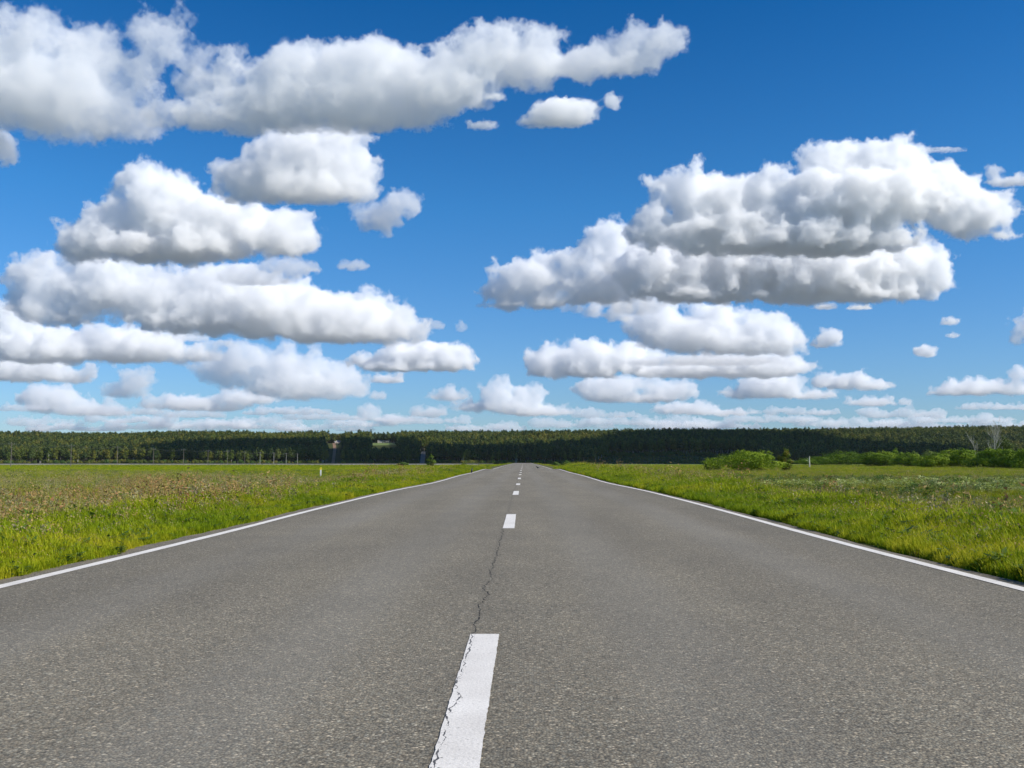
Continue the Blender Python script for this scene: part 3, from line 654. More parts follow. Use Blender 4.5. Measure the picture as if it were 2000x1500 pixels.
def proto(kind,seed,leafmat,barkmat,nl=330):
    V,Fa,V2,F2,Fc=forest_tree(kind,seed,nl); return mesh('tree',np.concatenate([V,V2]),Fc,[leafmat,barkmat],mi=[0]*len(Fa)+[1]*len(F2),do_link=False)
fp=[proto('pine',100+i,M['pine'],M['bark']) for i in range(3)]+[proto('spruce',110,M['pine'],M['bark'])]+[proto('birch',120+i,M['birch'],M['birchbark']) for i in range(4)]
rng=np.random.default_rng(21)
gx=np.arange(-1150,1150,5.8); gy=np.arange(925,1560,6.2); FX,FY=np.meshgrid(gx,gy); FX=FX+rng.uniform(-2.2,2.2,FX.shape); FY=FY+rng.uniform(-2.4,2.4,FY.shape)
FX,FY=FX.ravel(),FY.ravel(); px=XV+FX*F/FY
front=930+22*noise2(FX,FY*0,.02,9)+10*noise2(FX,FY*0,.08,10)
front=front+np.interp(px,[-400,1150,1190,1440,1500,2400],[0,0,150,165,0,0])
keep=(px>-170)&(px<2170)&(FY>front)
keep&=~((px>637+4*np.sin(FY*.02))&(px<672+3*np.sin(FY*.031))&(FY<1425))          # power line cut
keep&=~((px>724)&(px<777)&(FY>1040)&(FY<1400))                                    # lawn on the slope
keep&=~((px>819)&(px<835)&(FY<1130))                                              # road through the gap
keep&=~((px>672)&(px<700)&(FY>1330)&(FY<1425))
keep&=rng.random(len(px))<.93
FX,FY,px=FX[keep],FY[keep],px[keep]; n=len(FX)
mixn=noise2(FX,FY,.012,12); r=rng.random(n)
idx=np.where(r<.6+.38*mixn,rng.integers(4,8,n),rng.integers(0,3,n))
idx=np.where((FY>1440)&(rng.random(n)<.7),rng.integers(0,4,n),idx)
fs=rng.uniform(.84,1.12,n)*(1+.1*noise2(FX,FY,.03,14)); fs*=np.where(FY<960,.92,1)
fs*=np.where((px>672)&(px<836)&(FY<1045),.78,1)
scatter('forest',fp,np.stack([FX,FY,ztrr(FX,FY)],1),rng.uniform(0,6.28,n),rng.normal(0,.03,(n,2)),fs,idx)
# understorey along the forest edge
up=[]
for i in range(3):
    r_=np.random.default_rng(200+i); P,Nn=crown_pts(r_,bush_lobes(r_,5,3.4,5,6),420); V,Fa=leaves(P,Nn,.45,r_); up.append(mesh('under',V,Fa,[M['birch'] if i else M['weed']],do_link=False))
n=2600; ux=rng.uniform(-1150,1150,n); upx=XV+ux*F/930; uy=918+22*noise2(ux,ux*0,.02,9)+10*noise2(ux,ux*0,.08,10)+rng.uniform(-12,14,n)+np.interp(upx,[-400,1150,1190,1440,1500,2400],[0,0,150,165,0,0])
k=(upx>-170)&(upx<2170)&~((upx>636)&(upx<673))&~((upx>817)&(upx<837)); ux,uy=ux[k],uy[k]
m_=900; yy_=rng.uniform(930,1090,m_); ux=np.concatenate([ux,(rng.uniform(1170,1470,m_)-XV)*yy_/F]); uy=np.concatenate([uy,yy_]); n=len(ux)
scatter('undergrowth',up,np.stack([ux,uy,ztrr(ux,uy)],1),rng.uniform(0,6.28,n),rng.normal(0,.03,(n,2)),rng.uniform(.5,1.2,n)*np.where(np.arange(n)>=n-900,.45,1.),rng.integers(0,3,n))
# pale birch stems one can tell apart at the forest edge
bt=[(1256,868,'tallest pale birch stem left of the pair at the dark forest edge'),(1274,870,'pale birch stem in the middle of three at the dark forest edge'),(1294,868,'pale birch stem right of the other two at the dark forest edge'),(1008,882,'pale birch at the forest edge straight beyond the road end'),(155,883,'pale birch at the forest edge beyond the second pole'),(98,880,'pale stemmed birch at the far left forest edge'),(905,884,'light green birch at the forest edge left of the road end'),(962,887,'light green rounded birch at the forest foot left of the road')]
for i,(c,t,lab) in enumerate(bt):
    d=1085 if 1190<c<1440 else 915
    small_tree('silver_birch',c,905,t,9,300+i,lab,'birch',260,.5,d,bark='birchbark',trunkfrac=.55 if c>1200 else .4,lobes=6,group='pale birches at the forest edge',tr=.015)
# track in the power line cut and road through the gap
def radial(name,pa,pb,y0,y1,mat,lift,k=30):
    V=[];Fc=[]
    for i,y in enumerate(np.linspace(y0,y1,k)):
        for p in (pa,pb): x=X(p+1.5*math.sin(y*.012),y); V.append((x,y,float(ztrr(x,y))+lift))
        if i: b=2*i; Fc.append((b-2,b-1,b+1,b))
    return mesh(name,V,Fc,mat)
M['track']=plain('brown_dirt_track',(.22,.13,.075),.95,.3,scale=.1)
tag(radial('path',650,656,935,1425,M['track'],.25),kind='structure')
tag(radial('gap_road',822,831,920,1130,M['farroad'],.3),kind='structure')
M['lawn']=plain('pale_lawn',(.11,.15,.03),.95,.2,scale=.1)
tag(radial('clearing',725,776,1250,1400,M['lawn'],.25),kind='structure')
M['redsoil']=plain('reddish_soil',(.3,.17,.09),.95,.25,scale=.05)
tag(radial('soil_bank',638,671,1405,1440,M['redsoil'],.3,8),kind='structure')
# houses on the ridge
def house(cpx,d,w,dp,h,rz,label,wall='housewall',roof='houseroof'):
    x=X(cpx,d); e=empty('house',(x,d,float(ztrr(x,d))-.2),rz); tag(e,label,'house','houses at the top of the clearings')
    mb=MB(); mb.box((0,0,h/2),(w/2,dp/2,h/2)); wl_=mb.build('wall',M[wall],e)
    mb=MB(); rh=w*.28; o=.4
    A=[(-w/2-o,-dp/2-o,h),(w/2+o,-dp/2-o,h),(w/2+o,dp/2+o,h),(-w/2-o,dp/2+o,h),(-w/2-o,0,h+rh),(w/2+o,0,h+rh)]
    mb.V=[Vector(p)+Vector((0,0,.02)) for p in A]; mb.F=[(0,1,5,4),(2,3,4,5),(1,2,5),(3,0,4),(3,2,1,0)]; mb.M=[0]*5; rf=mb.build('roof',M[roof],e)
    mb=MB(); mb.box((w*.2,.6,h+rh*.9),(.35,.35,.9)); mb.build('chimney',M['housewall'],rf)
    for k in (-.28,.28):
        mb=MB(); mb.box((k*w,-dp/2-.02,h*.55),(.6,.04,.7)); mb.build('window',M['window'],e)
    mb=MB(); mb.box((0,-dp/2-.02,1.05),(.5,.04,1.05)); mb.build('door',M['bark'],e)
house(660,1428,9,7,3.2,.3,'white house at the top of the power line cut')
house(668,1436,7,6,3.,-.2,'small pale house right of the white house above the cut')
house(650,1440,8,6,2.8,.1,'low brown house left of the white house above the cut','redh') if False else None
house(744,1404,9,7,3.4,.2,'grey roofed house above the pale lawn on the slope')
house(757,1406,8,6,3.,-.3,'house right of the grey roofed house above the lawn')
# ---------------------------------------------------------------- the air between here and the forest
hz=MB(); hz.box((0,700,30),(1500,1100,48)); hm=bpy.data.materials.new('air'); hm.use_nodes=True; hm.node_tree.nodes.clear()
ho=hm.node_tree.nodes.new('ShaderNodeOutputMaterial'); hp=hm.node_tree.nodes.new('ShaderNodeVolumePrincipled'); hp.inputs['Density'].default_value=2.0e-5; hp.inputs['Color'].default_value=(.8,.9,1,1)
hm.node_tree.links.new(hp.outputs[0],ho.inputs['Volume']); tag(hz.build('haze',hm),kind='stuff')
print('T objects',time.time()-T0)
# ---------------------------------------------------------------- clouds: closed bodies of scattering vapour, lit by the sun
MC={}
def vmat(d,R,seed):
    """vapour whose density thins out towards the skin and is torn there by fine turbulence"""
    mat=bpy.data.materials.new('soft_cloud_vapour'); mat.use_nodes=True; nt=mat.node_tree
    n=nt.nodes; n.clear(); o=n.new('ShaderNodeOutputMaterial'); pv=n.new('ShaderNodeVolumeScatter')
    pv.inputs['Color'].default_value=(.986,.993,1,1); pv.inputs['Anisotropy'].default_value=.1  # blue of skylit shade is put into the scatter colour
    at=n.new('ShaderNodeAttribute'); at.attribute_name='density'
    tc=n.new('ShaderNodeTexCoord')
    nz=NO(nt,tc.outputs['Object'],1/(R*.2),5,.66)
    e=MA(nt,'MAXIMUM',MA(nt,'MULTIPLY',MA(nt,'SUBTRACT',.60,nz),2.6),.06)                       # erosion, strongest near the skin
    f=MAPR(nt,MA(nt,'SUBTRACT',at.outputs['Fac'],e),0.,.4,0.,1.,True)
    nt.links.new(MA(nt,'MULTIPLY',f,d),pv.inputs['Density']); nt.links.new(pv.outputs[0],o.inputs['Volume'])
    mat.cycles.volume_step_rate=STEP; mat.cycles.volume_sampling='MULTIPLE_IMPORTANCE' if False else 'DISTANCE'
    return mat
STEP=2.2
def soften(me,label,loc,R,s,d,seed):
    src=bpy.data.objects.new('cloud_skin',me)
    vol=bpy.data.volumes.new('cloud'); ob=bpy.data.objects.new('cloud',vol); ob.location=loc
    g=bpy.data.node_groups.new('cloud_vapour','GeometryNodeTree'); g.interface.new_socket('Geometry',in_out='INPUT',socket_type='NodeSocketGeometry'); g.interface.new_socket('Geometry',in_out='OUTPUT',socket_type='NodeSocketGeometry')
    oi=N_(g,'GeometryNodeObjectInfo'); oi.inputs['Object'].default_value=src
    mv=N_(g,'GeometryNodeMeshToVolume',resolution_mode='VOXEL_SIZE'); mv.inputs['Voxel Size'].default_value=2.2*s; mv.inputs['Density'].default_value=1; mv.inputs['Interior Band Width'].default_value=R*.21
    sm=N_(g,'GeometryNodeSetMaterial'); sm.inputs['Material'].default_value=vmat(d,R,seed); go=N_(g,'NodeGroupOutput')
    g.links.new(oi.outputs['Geometry'],mv.inputs[0]); g.links.new(mv.outputs[0],sm.inputs[0]); g.links.new(sm.outputs[0],go.inputs[0])
    vol.materials.append(sm.inputs['Material'].default_value)
    ob.modifiers.new('vapour','NODES').node_group=g
    return ob
def cmat(d):
    if d not in MC:
        mat=bpy.data.materials.new('cloud_vapour'); mat.use_nodes=True
        n=mat.node_tree.nodes; n.clear(); o=n.new('ShaderNodeOutputMaterial'); pv=n.new('ShaderNodeVolumeScatter')
        pv.inputs['Density'].default_value=d; pv.inputs['Color'].default_value=(.986,.993,1,1); pv.inputs['Anisotropy'].default_value=.15  # same slight blue in the vapour colour, tinting its shaded depths like skylight
        mat.node_tree.links.new(pv.outputs[0],o.inputs['Volume']); MC[d]=mat
    return MC[d]
ALT=1000.
def clean(me):
    """drop shreds that are tiny or turned inside out"""
    nv,ne,nf=len(me.vertices),len(me.edges),len(me.polygons)
    co=np.empty(nv*3,np.float32); me.vertices.foreach_get('co',co); co=co.reshape(-1,3).astype(float)
    ed=np.empty(ne*2,np.int32); me.edges.foreach_get('vertices',ed); ed=ed.reshape(-1,2)
    lp=np.empty(len(me.loops),np.int32); me.loops.foreach_get('vertex_index',lp)
    ls=np.empty(nf,np.int32); me.polygons.foreach_get('loop_start',ls); lt=np.empty(nf,np.int32); me.polygons.foreach_get('loop_total',lt)
    lab=np.arange(nv)
    while True:
        mn=np.minimum(lab[ed[:,0]],lab[ed[:,1]]); new=lab.copy(); np.minimum.at(new,ed[:,0],mn); np.minimum.at(new,ed[:,1],mn); np.minimum.at(new,lab,new)
        new=new[new]; new=new[new]
        if (new==lab).all(): break
        lab=new
    vol=np.zeros(nv); c=co-co.mean(0)
    Q=lt==4; q=lp[ls[Q][:,None]+np.arange(4)]; T=lp[ls[~Q][:,None]+np.arange(3)] if (~Q).any() else np.zeros((0,3),int)
    tri=np.concatenate([q[:,:3],q[:,[0,2,3]],T]); sv=(c[tri[:,0]]*np.cross(c[tri[:,1]],c[tri[:,2]])).sum(1)/6
    np.add.at(vol,lab[tri[:,0]],sv); cnt=np.bincount(lab,minlength=nv)
    bad=(vol<vol.max()*3e-3)|(cnt<40); keep=~bad[lab]
    if keep.all(): return me
    idx=np.cumsum(keep)-1; q=q[keep[q[:,0]]]; T=T[keep[T[:,0]]]
    m2=bpy.data.meshes.new('cloud'); V=co[keep]; m2.vertices.add(len(V)); m2.vertices.foreach_set('co',V.astype(np.float32).ravel())
    L_=np.concatenate([idx[q].ravel(),idx[T].ravel()]).astype(np.int32); m2.loops.add(len(L_)); m2.loops.foreach_set('vertex_index',L_)
    lt2=np.concatenate([np.full(len(q),4),np.full(len(T),3)]).astype(np.int32); m2.polygons.add(len(lt2)); m2.polygons.foreach_set('loop_start',(np.cumsum(lt2)-lt2).astype(np.int32)); m2.polygons.foreach_set('loop_total',lt2)
    m2.update(calc_edges=True); bpy.data.meshes.remove(me); return m2
def lobe_group():
    g=bpy.data.node_groups.new('lobe','GeometryNodeTree')
    for nm,ty in (('P','Vector'),('C','Vector'),('I','Vector'),('W','Float'),('Prev','Float')): g.interface.new_socket(nm,in_out='INPUT',socket_type='NodeSocket'+ty)
    g.interface.new_socket('sdf',in_out='OUTPUT',socket_type='NodeSocketFloat')
    gi=N_(g,'NodeGroupInput'); go=N_(g,'NodeGroupOutput'); l=g.links
    a=N_(g,'ShaderNodeVectorMath',operation='SUBTRACT'); l.new(gi.outputs[0],a.inputs[0]); l.new(gi.outputs[1],a.inputs[1])
    b=N_(g,'ShaderNodeVectorMath',operation='MULTIPLY'); l.new(a.outputs[0],b.inputs[0]); l.new(gi.outputs[2],b.inputs[1])
    c=N_(g,'ShaderNodeVectorMath',operation='LENGTH'); l.new(b.outputs[0],c.inputs[0])
    e=MA(g,'MULTIPLY',MA(g,'SUBTRACT',1.,c.outputs['Value']),gi.outputs[3])
    x=N_(g,'ShaderNodeMath',operation='SMOOTH_MAX'); l.new(gi.outputs[4],x.inputs[0]); l.new(e,x.inputs[1]); x.inputs[2].default_value=.05; l.new(x.outputs[0],go.inputs[0])
    return g
LOBE=lobe_group()
def puffs(lobes,seed,k=1.):
    r=random.Random(seed*7+1); out=[]
    for cx,cy_,rx,ry,*q in lobes:
        if rx/ry>1.9 and ry<25:                   # flat lobe: a row of heaps of different height
            n=max(3,int(round(1.25*rx/ry)))
            for j in range(n):
                u=-1+2*(j+r.uniform(.2,.8))/n; a=ry*r.uniform(.45,1.1)*(1-.35*u*u)
                out.append((cx+rx*.95*u,cy_-ry*.15*r.uniform(-1,1)-(ry*.75-a)*.6,a*r.uniform(1.,1.5),a,r.uniform(-.5,.4)*ry))
                b=a*r.uniform(.35,.6); out.append((cx+rx*.95*u+a*r.uniform(-.8,.8),cy_-ry*.1-a*.6,b*1.2,b,-.4*ry))
            continue
        n=max(3,int(round(2.6*k*(rx/ry)**.9)))
        for j in range(n):
            t=math.radians(-88+176*(j+r.uniform(.2,.8))/n); a=r.uniform(.24,.56)*ry
            px_,py_=cx+rx*.9*math.sin(t),cy_-ry*.80*math.cos(t)-r.uniform(-.1,.15)*ry
            out.append((px_,py_,a*r.uniform(1.,1.35),a*r.uniform(.85,1.05),r.uniform(-.5,.3)*rx*.5))
            if ry>25:
                for _ in range(2):
                    b=a*r.uniform(.3,.55); t2=t+r.uniform(-.9,.9); out.append((px_+a*math.sin(t2),py_-a*.85*math.cos(t2),b*1.1,b,r.uniform(-.6,0)*rx*.4))
        for j in range(max(1,n//2)):
            a=r.uniform(.3,.5)*ry; out.append((cx+rx*r.uniform(-.7,.7),cy_+ry*r.uniform(-.3,.35),a*1.3,a,-.5*(rx+ry)*.5*.8))
    return out
def cloud(label,lobes,base,seed=0,squash=.8,vox=5.,rough=1.,od=9.,dist=None,cut=True,at=None,pert=1.,raw=None,parent=None,grow_=0.,k=1.,name='cloud',soft=0.):
    if soft: grow_=.10
    """lobes in photograph pixels (cx,cy,rx,ry); base = row of the flat underside; od = optical depth across a lobe"""
    rnd=random.Random(seed)
    D=dist or ALT*F/(YH-base)
    x0=min(l[0]-l[2] for l in lobes);x1=max(l[0]+l[2] for l in lobes);y0=min(l[1]-l[3] for l in lobes);y1=max(l[1]+l[3] for l in lobes)
    s=D/F; c=ray((x0+x1)/2,(y0+y1)/2)*D
    L=[]; base_n=len(lobes); R0=sorted(l[3] for l in lobes)[len(lobes)//2]
    if k: lobes=list(lobes)+puffs(lobes,seed,k)
    for l in lobes:
        dep=(l[4] if len(l)>4 else rnd.uniform(-.4,.4)*l[3])*s
        fl=(l[2]/l[3]>1.9) and l[3]<25 and not raw and len(L)<base_n; hh=l[3]*(.8 if fl else 1.1); yy=l[1]+(l[3]*.3 if fl else 0)
        L.append((ray(l[0],yy)*(D+dep)-c,Vector((l[2]*s*1.1,(l[2]*.5+l[3]*.5)*s*squash,hh*s))))
    R=R0*s
    if raw: L=[(Vector(a),Vector(b)) for a,b in raw]; R=min(L[0][1])
    pad=R*(.5+grow_)
    mn=Vector([min(p[i]-r[i] for p,r in L)-pad for i in range(3)]); mx=Vector([max(p[i]+r[i] for p,r in L)+pad for i in range(3)])
    v=max(min(vox*s,R/9),1.5*s) if not raw else R/5
    g=bpy.data.node_groups.new('cloud','GeometryNodeTree'); g.interface.new_socket('Geometry',in_out='OUTPUT',socket_type='NodeSocketGeometry')
    m=lambda *a:MA(g,*a)
    def vm(op,a,b=None,c_=None):
        x=N_(g,'ShaderNodeVectorMath',operation=op)
        for i,q in enumerate((a,b,c_)): setin(g,x,i,q)
        return x.outputs['Value'] if op=='LENGTH' else x.outputs[0]
    def vor(vec,scale,detail):
        x=N_(g,'ShaderNodeTexVoronoi',feature='F1'); setin(g,x,'Vector',vec); x.inputs['Scale'].default_value=scale; x.inputs['Detail'].default_value=detail; x.inputs['Roughness'].default_value=.5;x.inputs['Lacunarity'].default_value=2.2
        return x.outputs['Distance']
    P=N_(g,'GeometryNodeInputPosition').outputs[0]
    Q=vm('ADD',P,Vector((seed*1371.3*s,seed*733.7*s,0)))
    off=vm('MULTIPLY_ADD',NO(g,Q,1/(R*1.1),1,.5,1),(R*.5,)*3,(-R*.25,)*3)
    Pw=vm('ADD',P,off)
    sdf=None
    for p,r in L:
        gn=g.nodes.new('GeometryNodeGroup'); gn.node_tree=LOBE; ip=gn.inputs
        g.links.new(Pw,ip[0]); ip[1].default_value=p; ip[2].default_value=(1/r[0],1/r[1],1/r[2]); ip[3].default_value=min(min(r)/R,1.4)
        if sdf is None: ip[4].default_value=-9.
        else: g.links.new(sdf,ip[4])
        sdf=gn.outputs[0]
    bv=vor(vm('ADD',Q,off),1/(R*.95),0); bill=m('SUBTRACT',.3,m('MULTIPLY',bv,bv))
    fb=m('SUBTRACT',NO(g,Q,1/(R*.5),2,.55),.5)
    f=m('ADD',m('ADD',sdf,grow_),m('MULTIPLY',m('ADD',m('MULTIPLY',bill,.62),m('MULTIPLY',fb,.42*rough)),pert))
    if cut:
        zb=(ray((x0+x1)/2,base-4)*D-c).z
        sx=N_(g,'ShaderNodeSeparateXYZ'); g.links.new(Pw,sx.inputs[0])
        f=m('SUBTRACT',f,m('MAXIMUM',0.,m('MULTIPLY',m('SUBTRACT',zb,sx.outputs[2]),(1.1 if soft else 2.)/R)))
    vc=N_(g,'GeometryNodeVolumeCube'); g.links.new(m('MAXIMUM',m('ADD',f,.5),0.),vc.inputs['Density']); vc.inputs['Min'].default_value=mn; vc.inputs['Max'].default_value=mx
    for i,a in enumerate('XYZ'): vc.inputs['Resolution '+a].default_value=max(8,int((mx[i]-mn[i])/v))
    v2=N_(g,'GeometryNodeVolumeToMesh'); v2.inputs['Threshold'].default_value=.5; g.links.new(vc.outputs[0],v2.inputs[0]); geo=v2.outputs[0]
    if v/s>2.2 and not raw:
        sb=N_(g,'GeometryNodeSubdivideMesh'); g.links.new(geo,sb.inputs[0]); sb.inputs['Level'].default_value=1; geo=sb.outputs[0]
    nrm=N_(g,'GeometryNodeInputNormal').outputs[0]
    dv=vor(vm('ADD',Q,off),1/(R*.27),2); d1=m('MULTIPLY',m('SUBTRACT',.25,m('MULTIPLY',dv,dv)),R*.18)
    d2=m('MULTIPLY',m('SUBTRACT',NO(g,Q,1/(R*.2),7,.66),.5),R*.30*rough)
    sp_=N_(g,'GeometryNodeSetPosition'); g.links.new(geo,sp_.inputs['Geometry'])
    x=N_(g,'ShaderNodeVectorMath',operation='SCALE'); g.links.new(nrm,x.inputs[0]); g.links.new(m('ADD',d1,d2),x.inputs['Scale']); g.links.new(x.outputs[0],sp_.inputs['Offset'])
    go=N_(g,'NodeGroupOutput'); g.links.new(sp_.outputs[0],go.inputs[0])
    tmp=bpy.data.objects.new('tmp',bpy.data.meshes.new('tmp')); tmpcol.objects.link(tmp)
    md=tmp.modifiers.new('c','NODES'); md.node_group=g
    rm=tmp.modifiers.new('r','REMESH'); rm.mode='VOXEL'; rm.voxel_size=max(min(1.9*s,R/13),.9*s) if not raw else R/5; rm.adaptivity=0; rm.use_smooth_shade=False
    dg=bpy.context.evaluated_depsgraph_get(); me=bpy.data.meshes.new_from_object(tmp.evaluated_get(dg))
    bpy.data.objects.remove(tmp); bpy.data.node_groups.remove(g); me=clean(me)
    ob=bpy.data.objects.new('cloud',me); ob.location=Vector(at) if at else c+Vector((0,0,CAMH))
    me.materials.clear()
    if soft: ob=soften(me,label,ob.location,R,s,od/(2*R)*soft,seed)
    else: me.materials.append(cmat(float('%.2g'%(od/(2*R)))))
    pending.append(ob)
    if parent: ob.parent=parent; ob.location=ob.location-parent.location; ob.name=name
    else: tag(ob,label,'cloud','cumulus clouds')
    return ob
